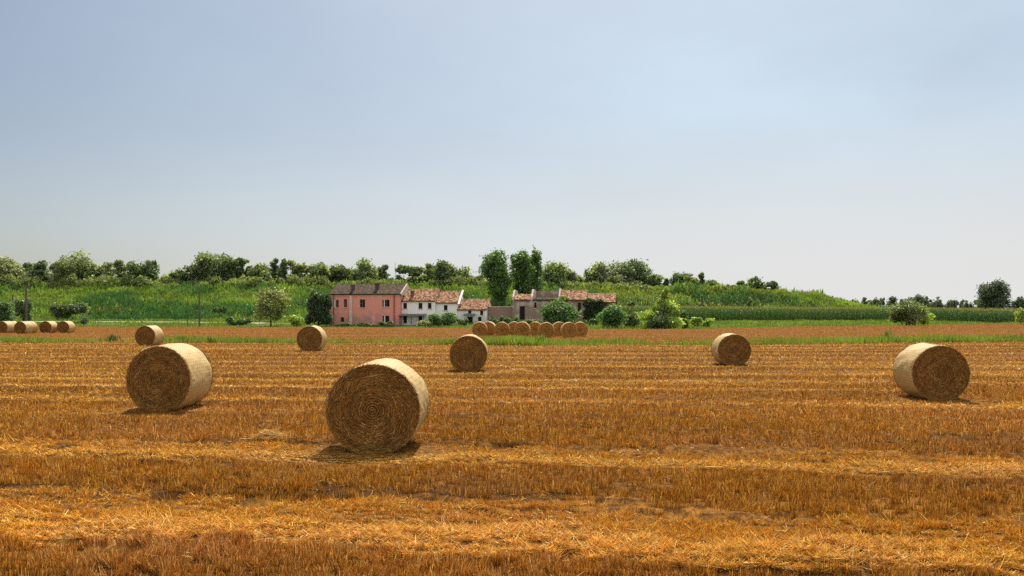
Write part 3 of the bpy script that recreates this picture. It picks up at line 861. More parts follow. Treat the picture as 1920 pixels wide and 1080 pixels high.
def roof(name, parent, parts, rg, cols, ridge=None, **kw):
    V, C = [], []
    for p in parts:
        v, c = tiled_slope(*p, cols, rg, **kw); V += v; C += c
    if ridge:
        x0, x1, y, z = ridge; n = int((x1-x0)/.4)
        for i in range(n):
            c = np.array(cols[rg.integers(len(cols))]); a = x0+(x1-x0)*i/n; b = x0+(x1-x0)*(i+1)/n+.04
            pr = None
            for k in range(5):
                t = k/4*math.pi; cur = ((a,y-math.cos(t)*.16,z-.02+math.sin(t)*.15),(b,y-math.cos(t)*.16,z+math.sin(t)*.13))
                if pr: V += [pr[0],pr[1],cur[1],cur[0]]; C.append(c)
                pr = cur
    return link(name, np_mesh(name, np.array(V), 4, np.array(C)), M_tile, parent)

def facade(mb, x0, x1, z0, z1, holes, y=0.0, rev=.22):
    xs = sorted({x0,x1,*[h[0] for h in holes],*[h[1] for h in holes]}); zs = sorted({z0,z1,*[h[2] for h in holes],*[h[3] for h in holes]})
    for i in range(len(xs)-1):
        for j in range(len(zs)-1):
            cx, cz = (xs[i]+xs[i+1])/2, (zs[j]+zs[j+1])/2
            if any(h[0] < cx < h[1] and h[2] < cz < h[3] for h in holes): continue
            mb.poly([(xs[i],y,zs[j]),(xs[i+1],y,zs[j]),(xs[i+1],y,zs[j+1]),(xs[i],y,zs[j+1])])
    for a,b,c,d in holes:
        mb.poly([(a,y,c),(a,y,d),(a,y+rev,d),(a,y+rev,c)]); mb.poly([(b,y,c),(b,y+rev,c),(b,y+rev,d),(b,y,d)])
        mb.poly([(a,y,d),(b,y,d),(b,y+rev,d),(a,y+rev,d)]); mb.poly([(a,y,c),(a,y+rev,c),(b,y+rev,c),(b,y,c)])

def window(parent, h, frame=True, bars=True, name="window", shutter=None, sill=True, y=0.0, fm=None):
    a,b,c,d = h; f = MB(); t = .055; yy = y+.12
    f.box(a,a+t,yy,yy+.06,c,d); f.box(b-t,b,yy,yy+.06,c,d); f.box(a+t,b-t,yy,yy+.06,d-t,d); f.box(a+t,b-t,yy,yy+.06,c,c+t)
    if bars: f.box((a+b)/2-.025,(a+b)/2+.025,yy,yy+.05,c+t,d-t); f.box(a+t,(a+b)/2-.025,yy+.005,yy+.045,(c+d)/2-.02,(c+d)/2+.02)
    w = f.build(name, fm or M_frame, parent)
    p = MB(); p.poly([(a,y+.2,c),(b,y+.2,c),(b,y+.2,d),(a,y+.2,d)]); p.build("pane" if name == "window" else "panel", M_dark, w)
    if sill and name == "window":
        s = MB(); s.box(a-.1,b+.1,y-.09,y-.003,c-.1,c); s.build("sill", M_stonetrim, w)
    if shutter:
        s = MB(); s.box(shutter[0],shutter[1],y-.07,y-.01,c-.03,d+.03)
        for q in range(6): z = c+(d-c)*(q+.5)/6; s.box(shutter[0]+.05,shutter[1]-.05,y-.085,y-.07,z,z+.06)
        s.build("shutter", M_shut, w)
    return w

YH = 145.0; HROT = R(-9)
def house_frame(pxl, Y=YH):
    return PX(pxl, Y), Y
def local(px, py, X0, Y0):
    """photo pixel to house-local (x, z) on the facade plane"""
    k = (px-960)/F                       # ray x = k*t, y = t ; plane through (X0,Y0) along (cos,sin)
    c, s = math.cos(HROT), math.sin(HROT)
    # X0 + c*u = k*(Y0 + s*u)
    u = (k*Y0 - X0)/(c - k*s)
    Yp = Y0 + s*u
    return u, PZ(py, Yp)
def holes_px(lst, X0, Y0):
    out = []
    for l, r, t, b in lst:
        u0, z1 = local(l, t, X0, Y0); u1, z0 = local(r, b, X0, Y0); out.append((u0, u1, z0, z1))
    return out

def gabled_house(name, label, pxl, pxr, eave_py, ridge_py, depth, holes, wallm, cols, rg, Y=YH, ov=.35, zb=0.1, gable_trim=None):
    X0, Y0 = house_frame(pxl, Y)
    root = empty(name, (X0, Y0, 0), HROT); prop(root, label, "house")
    L, ze = local(pxr, eave_py, X0, Y0)
    zr = ze + (eave_py-ridge_py)*0 + 0
    zr = PZ(ridge_py, Y0+depth/2)
    hs = holes_px(holes, X0, Y0)
    w = MB(); facade(w, 0, L, zb, ze, hs)
    zg = zr-.14
    w.poly([(0,depth,zb),(0,0,zb),(0,0,ze),(0,depth/2,zg),(0,depth,ze)])
    w.poly([(L,0,zb),(L,depth,zb),(L,depth,ze),(L,depth/2,zg),(L,0,ze)])
    w.poly([(L,depth,zb),(0,depth,zb),(0,depth,ze),(L,depth,ze)])
    w.build("wall", wallm, root)
    k = (zr-ze)/(depth/2)
    e = .12
    roof("roof", root, [(-e, L+e, -ov, ze-ov*k+.10, depth/2, zr), (-e, L+e, depth+ov, ze-ov*k+.10, depth/2, zr)], rg, cols, ridge=(-e, L+e, depth/2, zr))
    return root, X0, Y0, L, ze, zr, hs

rg = np.random.default_rng(77)
# pink house
ph = [(629.5,635,562.5,577),(644.5,650.5,561,576.5),(674.5,684.5,561.5,577),(716.6,730.4,562,575.5),(638.5,645,595,604),(717,730,592,608)]
root, X0, Y0, L, ze, zr, hs = gabled_house("farmhouse", "long pink two storey farmhouse with grey brown tiled roof", 619, 750, 550.5, 534, 7.0, ph, M_pink, GREYT, rg)
window(root, hs[0], shutter=(hs[0][0]-.5, hs[0][0]-.05)); window(root, hs[1]); window(root, hs[2])
window(root, hs[3], shutter=(hs[3][0]+.30, hs[3][0]+.46)); window(root, hs[4], bars=False)
window(root, hs[5], name="door", bars=False, shutter=(hs[5][0]+.32, hs[5][0]+.5))
c = MB(); c.box(0,L,-.10,-.003,ze-.32,ze-.06); c.build("cornice", M_stonetrim, root)
for px, mm in ((626, M_red), (739.5, M_red)):
    u, _ = local(px, 560, X0, Y0); d = MB(); d.tube([(u,-.17,.2),(u,-.17,ze-.1)], [.09,.09], 8); d.box(u-.12,u+.12,-.2,-.105,ze-.7,ze-.62); d.build("downpipe", mm, root)
u, _ = local(658, 560, X0, Y0)
d = MB(); d.box(u-.25,u+.25,-.16,-.003,.2,ze-.35); d.build("flue", M_stonetrim, root)
for px, w_, y_, h_ in ((658.5,.24,.9,1.0),(702.5,.30,1.4,1.0)):
    u, _ = local(px, 545, X0, Y0); z_ = ze+(zr-ze)*y_/3.5
    d = MB(); d.box(u-w_,u+w_,y_-.25,y_+.25,z_-.3,z_+h_); d.box(u-w_-.08,u+w_+.08,y_-.33,y_+.33,z_+h_,z_+h_+.1)
    d.build("chimney", simple("sooty_brick", (.05,.035,.03), (.12,.08,.06), 5), root)
d = MB(); g = .16
for s0, s1 in ((( -.30, ze+.02-.30*(zr-ze)/3.5), (3.5, zr+.05)),):
    d.poly([(L+.125, s0[0], s0[1]+.12),(L+.30, s0[0], s0[1]+.12),(L+.30, s1[0], s1[1]+.1),(L+.125, s1[0], s1[1]+.1)])
    d.poly([(L+.30, s0[0], s0[1]-.15),(L+.30, 7.3, s0[1]-.15),(L+.30, s1[0], s1[1]+.1),(L+.30, s0[0], s0[1]+.12)])
d.build("gable_verge", M_stonetrim, root)

# white house: left (taller) and right section share one party wall, so one house
wh = [(756,763,568,579),(784.5,792,568,579),(802,809,568,579)]
wl_ = [(756,763,592.5,606.5),(784.5,792,592.5,606.5)]
root, X0, Y0, L, ze, zr, hs = gabled_house("farmhouse", "white two storey house with orange tiles joined to the pink house", 750.5, 815.8, 563, 543, 6.4, wh+wl_, M_white, TERRA, rg, Y=144.2)
for h in hs[:3]: window(root, h, bars=False)
for h in hs[3:]: window(root, h, name="door", bars=False)
d = MB(); za = local(760, 588.5, X0, Y0)[1]; u1 = local(800, 588, X0, Y0)[0]
d.prism([(-1.5,za-.30),(-1.5,za-.22),(-.005,za+.02),(-.005,za-.06)], .1, u1)
d.build("lean_to_roof", M_canopy, root)
for u in (.25, u1*.5, u1-.15):
    d = MB(); d.box(u-.05,u+.05,-1.42,-1.32,.3,za-.29); d.build("post", M_polewood, root)
u, _ = local(770.5, 550, X0, Y0); d = MB(); z_ = ze+(zr-ze)*.3; d.box(u-.28,u+.28,.7,1.2,z_-.3,z_+.95); d.box(u-.36,u+.36,.62,1.28,z_+.95,z_+1.05)
d.build("chimney", simple("sooty_tile_brick", (.12,.06,.04), (.25,.12,.08), 5), root)

root, X0, Y0, L, ze, zr, hs = gabled_house("farmhouse", "middle white house with slightly lower orange roof and one upper window", 816, 857.5, 566.5, 547, 6.2, [(832,839,572,582),(842,854.5,588.5,606)], M_white, TERRA, rg, Y=143.8)
window(root, hs[0], bars=False); window(root, hs[1], name="door", bars=False)
d = MB(); d.prism([(-.45,ze-.30),(3.1,zr+.30),(3.1,zr+.05),(-.2,ze-.45)], L+.125, L+.45); d.build("gable_parapet", M_white, root)

root, X0, Y0, L, ze, zr, hs = gabled_house("cottage", "small single storey white cottage with grey door canopy", 858.3, 912.5, 579.5, 562, 5.6, [(877.5,884,582.5,588),(900,906,582.5,591),(876,886.5,594,607),(896,903,594,602.5)], M_white, TERRA, rg, Y=143.4)
window(root, hs[0], bars=False, sill=False); window(root, hs[1], bars=False); window(root, hs[2], name="door", bars=False); window(root, hs[3], bars=False)
ua, za = local(870.5, 590, X0, Y0); ub, _ = local(891.5, 590, X0, Y0)
d = MB(); d.prism([(-1.0,za-.18),(-1.0,za-.02),(-.005,za+.2),(-.005,za)], ua, ub); d.build("door_canopy", M_canopy, root)
for k in (1,):
    u, _ = local(911, 590, X0, Y0); d = MB(); d.box(u-.15,u+.15,-.13,-.003,.2,ze-.1); d.build("corner_pillar", M_white, root)

# garden wall
X0, Y0 = PX(913.5, 143.6), 143.6
L, zt = local(962, 574.5, X0, Y0)
root = empty("garden_wall", (X0, Y0, 0), HROT); prop(root, "low weathered brick wall between the cottage and the ruined house", "wall")
d = MB(); d.box(0,L,0,.35,.1,zt-.12); d.build("brickwork", M_brick2, root)
d = MB(); d.box(-.05,L,-.06,.41,zt-.12,zt); d.build("coping", M_stonetrim, root)

# ruined house
Yr = 141.5; X0, Y0 = PX(961, Yr), Yr
root = empty("ruined_house", (X0, Y0, 0), HROT); prop(root, "ruined brick farmhouse with half fallen roof and broken parapet walls", "house")
L, ze = local(1137, 562, X0, Y0)
hol = holes_px([(974,984.5,574,600),(1001.5,1006,567,578),(1083,1089.5,567,585)], X0, Y0)
w = MB(); dep = 6.5
u1 = local(1099, 562, X0, Y0)[0]
facade(w, 0, u1, .1, ze, hol)
w.box(u1+.003, L, .02, dep, .1, ze-.25)
w.poly([(0,dep,.1),(0,0,.1),(0,0,ze),(0,dep,ze)]); w.poly([(u1,0,.1),(u1,dep,.1),(u1,dep,ze+1.2),(u1,dep*.5,ze+1.3),(u1,0,ze)])
# broken rear wall with a ragged top
rv = [local(p, 0, X0, Y0)[0] for p in (962, 997, 999, 1010, 1025, 1040, 1047)]
tops = [548, 549, 546.5, 545.5, 546, 545, 545.5]
for i in range(len(rv)-1):
    a, b = rv[i], rv[i+1]; za, zb_ = PZ(tops[i], Yr+5), PZ(tops[i+1], Yr+5)
    if i == 0: za -= .4; zb_ -= .4
    w.poly([(a,4.4,.1),(b,4.4,.1),(b,4.4,zb_),(a,4.4,za)]); w.poly([(a,4.4,za),(b,4.4,zb_),(b,4.8,zb_),(a,4.8,za)]); w.poly([(b,4.8,.1),(a,4.8,.1),(a,4.8,za),(b,4.8,zb_)])
w.build("wall", M_brick, root)
for p0, p1, t_ in ((960.5,963.5,543.5),(995.5,998.8,542.5),(1047.2,1050,541.5)):
    a = local(p0, 0, X0, Y0)[0]; b = local(p1, 0, X0, Y0)[0]; zt = PZ(t_, Yr+2)
    d = MB(); d.prism([(.0,ze+.02),(0.02,ze+.55),(1.6,zt),(4.3,zt-.1),(4.3,ze+.02)], a, b); d.build("gable_stub", M_stonetrim, root)
for h in hol[:1]: window(root, h, name="door", bars=False)
for h in hol[1:]: window(root, h, bars=False)
a0 = local(964, 0, X0, Y0)[0]; a1 = local(995, 0, X0, Y0)[0]; a2 = local(1050.5, 0, X0, Y0)[0]; a3 = local(1099.5, 0, X0, Y0)[0]; a4 = local(1154, 0, X0, Y0)[0]
a2b = local(1046.5, 0, X0, Y0)[0]; a1b = local(999.5, 0, X0, Y0)[0]
roof("roof", root, [(a0, a1, -.3, ze+.02, 2.2, ze+1.0)], rg, TERRA, lost=.15)
roof("roof", root, [(a1b, a2b, -.3, ze+.02, .55, ze+.30)], rg, GREYT, lost=.25)
zr = PZ(546, Yr+3.2)
roof("roof", root, [(a2, a3, -.35, ze-.02, 3.2, zr), (a2, a3, dep+.3, ze-.02, 3.2, zr)], rg, TERRA, lost=.04, ridge=(a2, a3, 3.2, zr))
zr2 = PZ(552, Yr+2.9)
w = MB(); w.box(L+.003, a4-.2, .1, dep-.1, .1, ze-.45); w.build("side_room", M_brick2, root)
roof("roof", root, [(a3+.05, a4, -.3, ze-.40, 2.9, zr2), (a3+.05, a4, dep+.2, ze-.40, 2.9, zr2)], rg, TERRA, lost=.05, ridge=(a3+.05, a4, 2.9, zr2))
# ivy on the end of the ruin, one climbing plant
ir = empty("ivy", (X0, Y0, 0), HROT); prop(ir, "dark ivy mass hanging over the right end of the ruined house", "climbing plant")
cl = []
for i in range(34):
    x = rg.uniform(a3-.1, a3+ (a4-a3)*.66); z = rg.uniform(.4, ze-.3); cl.append((x,-.28,z,.55,.22,.6))
for i in range(6): cl.append((rg.uniform(a3-.2,a3+1.8), rg.uniform(.1,.9), ze+rg.uniform(-.3,.25), .5,.4,.22))
V, c = leaves(cl, 7000, .13, [(0.022,0.045,0.014),(0.03,0.06,0.018),(0.018,0.035,0.012),(0.06,0.10,0.025)], rg, [.32,.3,.28,.1])
V[:,1] = np.where((V[:,2] < ze-.5), np.minimum(V[:,1], -.01), V[:,1])
link("ivy_leaves", np_mesh("ivy_leaves", V, 4, c), M_leaf, ir)
d = MB()
for i in range(6):
    x = a3+.4+i*.5; d.tube([(x,-.04,.1),(x+rg.normal(0,.15),-.04,ze*.45),(x+rg.normal(0,.3),-.04,ze-.5)], [.05,.035,.015], 5)
d.build("ivy_stem", M_bark, ir)
iv = empty("ivy", (X0, Y0, 0), HROT); prop(iv, "yellowish creeper spilling over the roof between the parapet stub and the orange tiles", "climbing plant")
cl = [(local(p,0,X0,Y0)[0], y_, ze+dz, .55,.4,.25) for p,y_,dz in ((1048,-.2,.1),(1053,.3,.45),(1058,.2,.3),(1062,-.1,.15),(1053,-.35,-.4),(1050,-.35,-.9))]
V, c = leaves(cl, 1400, .13, [(0.20,0.20,0.05),(0.12,0.15,0.035),(0.06,0.09,0.02)], rg)
link("ivy_leaves", np_mesh("ivy_leaves", V, 4, c), M_leaf, iv)
d = MB(); x = local(1050,0,X0,Y0)[0]; d.tube([(x,-.06,.1),(x+.1,-.06,ze*.5),(x+.2,-.1,ze)], [.06,.05,.03], 5); d.build("ivy_stem", M_bark, iv)

# shrubs at the foot of the houses
for px, Y, yt, wp, kd, pl_, lb, n_ in (
    (725, 138, 602, 30, "scrub", DARKT, "dark shrubs under the lower right door of the pink house", 2000),
    (683, 138, 604, 26, "scrub", DARKT, "low dark shrub below the middle window of the pink house", 1300),
    (643, 138, 605, 24, "scrub", DARKT, "low dark shrub below the small lower window of the pink house", 1000),
    (813, 137, 585, 34, "bush", FIG, "tall garden shrub in front of the joint of the two white roofs", 2800),
    (840, 138, 587, 36, "bush", FIG, "dark rounded garden shrub hiding the door of the middle white house", 2800),
    (797, 136, 600, 30, "scrub", OLIVE, "low yellowish shrub in front of the white house with the lean-to", 1400),
    (866, 138, 597, 24, "scrub", GREENT, "low green shrub in front of the left corner of the cottage", 1000),
    (935, 139, 589, 38, "scrub", DARKT, "dark shrub row along the left part of the garden wall", 2200),
    (958, 138, 592, 30, "scrub", FIG, "green shrub at the corner of the garden wall and the ruin", 1600),
    (990, 136, 597, 36, "scrub", GREENT, "low green shrub under the dark doorway of the ruin", 1600),
    (1104, 133, 596, 34, "scrub", DARKT, "dark low shrub at the foot of the ivy", 1600)):
    tree("garden_shrub", px, Y, yt, wp, kd, pl_, lb, "bush", ybase=611.5, n=n_, leaf=.13)

# ---------------------------------------------------------------- poles
def pole(name, px, Y, ytop, ybase, r, m, label, arm=False, cat="pole"):
    X = PX(px, Y); zb = PZ(ybase, Y); zt = PZ(ytop, Y)
    root = empty(name, (X, Y, zb)); prop(root, label, cat)
    d = MB(); d.tube([(0,0,-.4),(0,0,(zt-zb)*.5),(0,0,zt-zb)], [r*1.2, r, r*.8], 8); d.build("shaft", m, root)
    if arm:
        d = MB(); d.box(-.55,.55,-.05,.05,zt-zb-.35,zt-zb-.25); d.build("crossarm", m, root)
        for x in (-.45, .45):
            d = MB(); d.tube([(x,0,zt-zb-.25),(x,0,zt-zb-.12),(x,0,zt-zb-.05)], [.03,.06,.03], 6); d.build("insulator", M_iron, root)
    return root
pole("utility_pole", 49, 142, 535, 606, .17, M_polewood, "tall wooden utility pole beside the dark bush at far left", True)
pole("utility_pole", 374, 140, 545, 609, .14, M_polewood, "thick dark pole on the verge left of the olive round tree")
pole("wire_post", 351.5, 140, 557, 609, .07, M_polewood, "thin dark post just left of the thick verge pole")
pole("wire_post", 24, 160, 553, 574, .12, M_polewood, "short brown post on the slope at far left")
pole("antenna_mast", 741, 149, 492, 540, .04, M_iron, "thin grey antenna mast above the right end of the pink house", cat="antenna")

# ---------------------------------------------------------------- bales
def wrap_material():
    m, n, l, b = mat("net_wrap")
    uv = n.new("ShaderNodeUVMap"); uv.uv_map = "wrap"
    mp = n.new("ShaderNodeMapping"); mp.inputs["Scale"].default_value = (1, 1, 1)
    br = n.new("ShaderNodeTexBrick"); br.inputs["Scale"].default_value = 1.0
    br.inputs["Brick Width"].default_value = .13; br.inputs["Row Height"].default_value = .05; br.inputs["Mortar Size"].default_value = .009
    br.inputs["Color1"].default_value = (0.60,0.44,0.18,1); br.inputs["Color2"].default_value = (0.70,0.54,0.25,1); br.inputs["Mortar"].default_value = (0.38,0.25,0.10,1)
    nz = n.new("ShaderNodeTexNoise"); nz.inputs["Scale"].default_value = 9; nz.inputs["Detail"].default_value = 7; nz.inputs["Roughness"].default_value = .7
    mp2 = n.new("ShaderNodeMapping"); mp2.inputs["Scale"].default_value = (.8, 4, 1)
    rp = n.new("ShaderNodeValToRGB"); e = rp.color_ramp.elements
    e[0].position = .33; e[0].color = (0.56,0.47,0.36,1); e[1].position = .62; e[1].color = (1.1,1.06,.98,1)
    mx = n.new("ShaderNodeMix"); mx.data_type = 'RGBA'; mx.blend_type = 'MULTIPLY'; mx.inputs["Factor"].default_value = .8
    bp = n.new("ShaderNodeBump"); bp.inputs["Strength"].default_value = .5; bp.inputs["Distance"].default_value = .02
    l.new(uv.outputs["UV"], br.inputs["Vector"]); l.new(uv.outputs["UV"], mp2.inputs["Vector"]); l.new(mp2.outputs["Vector"], nz.inputs["Vector"])
    l.new(nz.outputs["Fac"], rp.inputs["Fac"]); l.new(br.outputs["Color"], mx.inputs["A"]); l.new(rp.outputs["Color"], mx.inputs["B"])
    l.new(mx.outputs["Result"], b.inputs["Base Color"]); l.new(nz.outputs["Fac"], bp.inputs["Height"]); l.new(bp.outputs["Normal"], b.inputs["Normal"])
    b.inputs["Roughness"].default_value = .62; b.inputs["Specular IOR Level"].default_value = .3
    return m
M_wrap = wrap_material()
M_face = colattr("bale_straw")
BR, BL = 0.625, 1.2
FLAT = -(BR-0.05)
def bale_wrap(seed):
    rg = np.random.default_rng(seed); nt, nl = 112, 28
    t = np.linspace(0, 2*np.pi, nt+1); y = np.linspace(0, BL, nl+1)
    TT, YY = np.meshgrid(t, y)
    lump = 0.05*(fbm(2.2*np.cos(TT)+5+seed, 2.2*np.sin(TT)+YY*1.3)-.5) + .012*(vnoise(TT*9+seed, YY*7)-.5)
    lump[:, -1] = lump[:, 0]
    e = np.minimum(YY, BL-YY); r = BR + lump - .035*np.exp(-e/.035)
    X, Z = r*np.cos(TT), np.maximum(r*np.sin(TT), FLAT + .004*lump)
    V = np.stack([X.ravel(), YY.ravel(), Z.ravel() + BR - .05], 1); w = nt+1
    i = (np.arange(nl)[:,None]*w + np.arange(nt)[None,:]).ravel()
    Fc = np.stack([i, i+1, i+1+w, i+w], 1)
    me = np_mesh("net_wrap", V, 4, smooth=True, faces=Fc)
    uvl = me.uv_layers.new(name="wrap")
    UV = np.stack([(TT*BR).ravel(), YY.ravel()], 1).astype(np.float32)
    uvl.data.foreach_set("uv", UV[Fc.ravel()].ravel())
    me.materials.append(M_wrap); return me
def bale_face(seed, ns, pale=1.0):
    """rolled end: a slightly ridged disc under thousands of straws lying along the spiral"""
    rg = np.random.default_rng(seed); nt, nr = 72, 22
    t = np.linspace(0, 2*np.pi, nt+1)[:-1]; rr = np.linspace(0.0, BR-.02, nr+1)[1:]
    TT, RR = np.meshgrid(t, rr)
    yb = .012*np.sin(RR*70 + TT) + .02*(fbm(RR*6+seed, np.cos(TT)*2+5)-.5) + .012
    X, Z = RR*np.cos(TT), np.maximum(RR*np.sin(TT), FLAT)
    V = np.concatenate([np.stack([X.ravel(), yb.ravel(), Z.ravel()], 1), [[0,.0,0]]])
    quads = []
    for a in range(nr-1):
        for b_ in range(nt): quads.append((a*nt+b_, a*nt+(b_+1) % nt, (a+1)*nt+(b_+1) % nt, (a+1)*nt+b_))
    for b_ in range(0, nt, 2): quads.append((nr*nt, b_, (b_+1) % nt, (b_+2) % nt))
    # fold the disc into run-of-4 form so straws can follow in the same mesh
    Vq = V[np.array(quads)].reshape(-1,3); cq = pal(rg, len(quads), [(0.12,0.065,0.018),(0.15,0.08,0.024),(0.09,0.05,0.014)])
    n = ns; r = np.sqrt(rg.random(n))*(BR-.02); th = rg.uniform(0, 6.283, n)
    ring = np.round(r/.035)*.035; r = r*.5 + ring*.5
    P = np.stack([r*np.cos(th), -.004-.022*rg.random(n), r*np.sin(th)], 1)
    a = th + np.pi/2 + rg.normal(0, .46, n) + .15
    D = norm(np.stack([np.cos(a), rg.normal(-.05, .13, n), np.sin(a)], 1))
    L = rg.uniform(.03, .11, n)*np.clip(r/.25, .3, 1)
    P = P - D*(L*.5)[:,None]
    P[:,2] = np.maximum(P[:,2], FLAT+.01)
    sd = norm(np.stack([-D[:,2], rg.normal(0,.6,n), D[:,0]], 1))
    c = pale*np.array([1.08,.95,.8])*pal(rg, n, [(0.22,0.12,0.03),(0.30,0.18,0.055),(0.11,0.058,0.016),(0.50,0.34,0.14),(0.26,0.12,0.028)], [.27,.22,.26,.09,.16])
    tone = .55+.55*fbm(r*7+seed, np.cos(th)*2.3+4)+.35*vnoise(r*22+th*.5, th*0+seed)
    c = c*tone[:,None]
    Vs = blades(P, D, L, rg.uniform(.0035,.007,n), sd, .6)
    # fringe around the rim
    n2 = 700; th = rg.uniform(0, 6.283, n2); th = th[np.sin(th) > -.80]; n2 = len(th)
    P2 = np.stack([(BR-.03)*np.cos(th), -.01+.03*rg.random(n2), (BR-.03)*np.sin(th)], 1)
    a2 = th + rg.normal(.9, .5, n2); D2 = norm(np.stack([np.cos(a2), rg.normal(-.2,.35,n2), np.sin(a2)], 1))
    P2[:,2] = np.maximum(P2[:,2], FLAT+.01)
    V2 = blades(P2, D2, rg.uniform(.02,.045,n2), np.full(n2,.006), None, .4); c2 = pal(rg, n2, [(0.5,0.33,0.13),(0.36,0.2,0.07),(0.62,0.46,0.22)])
    VV = np.concatenate([Vq, Vs, V2]); VV[:,2] += BR-.05
    me = np_mesh("end_face", VV, 4, np.concatenate([cq, c, c2])); me.materials.append(M_face); return me
WR = [bale_wrap(3), bale_wrap(8), bale_wrap(14)]
FC = [bale_face(21, 15000), bale_face(22, 15000), bale_face(23, 12000)]
FC_PALE = [bale_face(31, 6000, 2.1), bale_face(32, 6000, 1.9)]   # paler straw colour on the ends of the gathered bales
GF, GL, GC = "round bales scattered over the near field", "round bales lined up at the far left", "round bales gathered in front of the farm"
BALES = [   # px of the front face centre, distance, yaw deg, height scale, width scale, group, label
 (699, 11.85, 0.0, 1.045, 1.075, GF, "largest, nearest round straw bale with its shadow towards the viewer"),
 (297, 17.0, -0.5, 1.10, 1.05, GF, "second nearest round bale, at left, its pale wrapped right side sunlit"),
 (1764, 19.2, -6.0, 1.04, 1.02, GF, "round bale near the right edge showing its pale wrapped left side"),
 (878, 28.6, 0.5, 1.03, 1.04, GF, "round bale in mid field standing below the gathered bales"),
 (1377, 32.2, -2.0, 1.0, 1.02, GF, "round bale in mid field in line with the left end of the maize"),
 (580, 45, 0.0, 1.12, 1.09, GF, "round bale in the field straight below the dark cypress clump"),
 (272, 52, -2.0, 1.05, 1.02, GF, "small round bale behind the left bale, against the grass strip"),
 (118, 88, -2, 1.05, 1.06, GL, "rightmost round bale of the far left line"),
 (85, 88, -3, 1.05, 1.06, GL, "second round bale from the right end of the far left line"),
 (37.5, 85, -6, 1.05, 1.0, GL, "front bale of the close pair in the far left line"),
 (45, 86.3, -6, 1.05, 1.0, GL, "rear bale end to end behind another in the far left line"),
 (3, 88, -6, 1.05, 1.0, GL, "bale cut by the left edge of the photo, end of the far left line"),
 (12, 89.4, -6, 1.03, 1.0, GL, "rear bale tucked behind the one cut by the left edge"),
 (899, 75, 0, 1.08, 1.0, GC, "leftmost bale of the front row of the gathered group"),
 (915, 77.5, -6, 1.08, 1.0, GC, "leftmost bale of the rear row, its right side lit, in the gathered group"),
 (941, 74.0, 0, 1.08, 1.0, GC, "second bale from the left in the front row of the gathered group"),
 (964, 77.5, 0, 1.08, 1.0, GC, "rear row bale mostly hidden behind the centre of the gathered group"),
 (978.5, 72.5, -4, 1.1, 1.0, GC, "middle bale of the front row of the gathered group"),
 (1003, 76, -3, 1.08, 1.0, GC, "rear row bale between the middle and fourth front bales of the gathered group"),
 (1024, 70.5, -3, 1.08, 1.0, GC, "fourth bale of the front row of the gathered group"),
 (1049, 75, 0, 1.08, 1.0, GC, "rear row bale between the two right hand front bales of the gathered group"),
 (1068, 69.5, 0, 1.1, 1.0, GC, "rightmost bale of the front row of the gathered group"),
 (1088, 74, -4, 1.08, 1.0, GC, "rightmost bale of the rear row of the gathered group"),
]
for i, (px, Y, yaw, sc, lf, gp, lb) in enumerate(BALES):
    root = empty("straw_bale", (PX(px, Y), Y, float(fieldz(np.array([PX(px,Y)]), np.array([Y+.6]))[0]) - .01), R(yaw))
    root.scale = (lf if lf != 1.0 else sc, 1.03, sc)
    prop(root, lb, "straw bale", gp)
    link("net_wrap", WR[i % 3], None, root)
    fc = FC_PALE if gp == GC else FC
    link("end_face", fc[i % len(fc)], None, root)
    b_ = link("end_face", fc[(i+1) % len(fc)], None, root); b_.location = (0, BL, 0); b_.rotation_euler = (0, 0, math.pi)

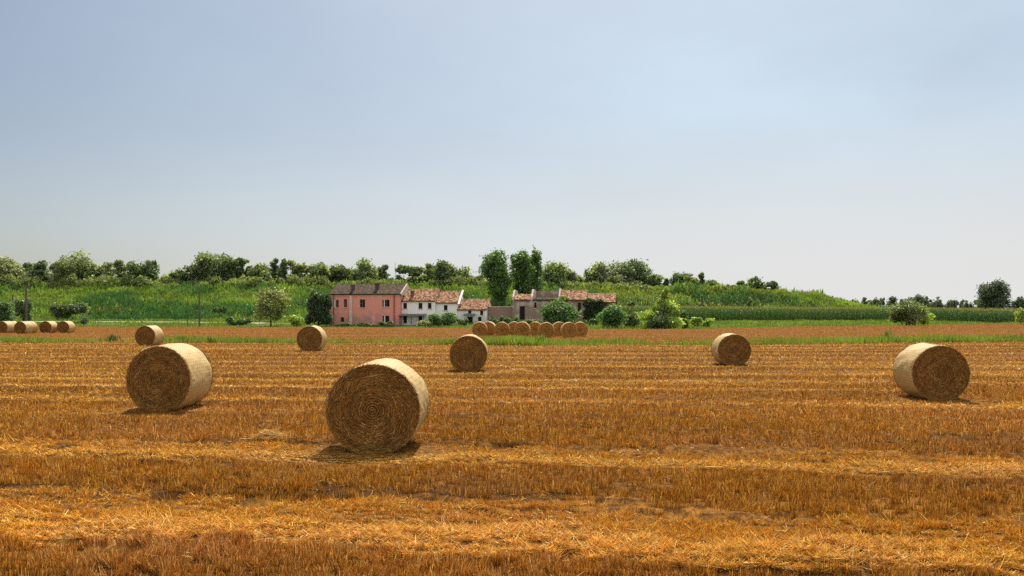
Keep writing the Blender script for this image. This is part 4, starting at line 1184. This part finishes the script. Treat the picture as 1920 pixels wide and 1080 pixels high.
# ---------------------------------------------------------------- loose straw heaps and weeds
def heap(px, py, w, h, n, label):
    Y = 3040/(py-HOR); X = PX(px, Y)
    rg = np.random.default_rng(int(px)); 
    a = rg.normal(0, .5, n); x = rg.normal(0, w*.35, n); y = rg.normal(0, w*.16, n)
    zz = h*np.exp(-(x/(w*.45))**2-(y/(w*.25))**2)*rg.random(n)
    D = norm(np.stack([np.cos(a), np.sin(a), rg.normal(0,.2,n)], 1)); L = rg.uniform(.12,.32,n)
    P = np.stack([x,y,zz],1) - D*(L*.5)[:,None]; P[:,2] = np.maximum(P[:,2], .005)
    V = blades(P, D, L, np.full(n, max(.006, .4*Y/853)), None, .6)
    o = link("straw_heap", np_mesh("straw_heap", V, 4, pal(rg, n, [(0.68,0.44,0.14),(0.78,0.58,0.26),(0.55,0.29,0.07)])), M_straw)
    o.location = (X, Y, float(fieldz(np.array([X]), np.array([Y]))[0])); prop(o, label, "straw heap", "small loose straw heaps on the stubble")
heap(505, 820, .42, .12, 420, "small straw heap left of the nearest bale")
heap(972, 697, .7, .16, 260, "small pale straw heap right of the mid field bale below the gathered bales")

def weed(px, py, h, n, cols, label):
    Y = 3040/(py-HOR); X = PX(px, Y); rg = np.random.default_rng(int(px)+3)
    root = empty("weed_plant", (X, Y, .02)); prop(root, label, "weed", "taller weeds in the grass strip")
    az = rg.uniform(0,6.28,n); ln = np.abs(rg.normal(.25,.3,n))
    D = np.stack([np.sin(ln)*np.cos(az), np.sin(ln)*np.sin(az), np.cos(ln)],1)
    B = np.stack([rg.normal(0,.25,n), rg.normal(0,.15,n), rg.random(n)*h*.55],1)
    V = blades(B, D, rg.uniform(.3,.6,n)*h, np.full(n,.06), None, .2)
    link("leaves", np_mesh("leaves", V, 4, pal(rg, n, cols)), M_grass, root)
    d = MB()
    for i in range(4): d.tube([(rg.normal(0,.1),0,-.02),(rg.normal(0,.15),0,h*.9)], [.015,.006], 5)
    d.build("stem", M_grass_stem, root)
M_grass_stem = simple("green_stem", (.08,.12,.03), (.13,.17,.04), 5)
weed(211, 641, .55, 90, [(0.05,0.10,0.02),(0.08,0.13,0.03)], "dark leafy weed in the grass strip left of the far left field bale")
weed(341, 641, .5, 90, GREEN, "upright green weed right of the small bale on the grass strip")
weed(394, 643, .5, 110, GREEN, "spreading green weed in the grass strip above the left bale")
weed(1664, 640, .9, 45, GREEN, "tall thin weed rising from the strip left of the right hand bale")
weed(1012, 646, .7, 140, GREEN, "bright green weed below the gathered bales")
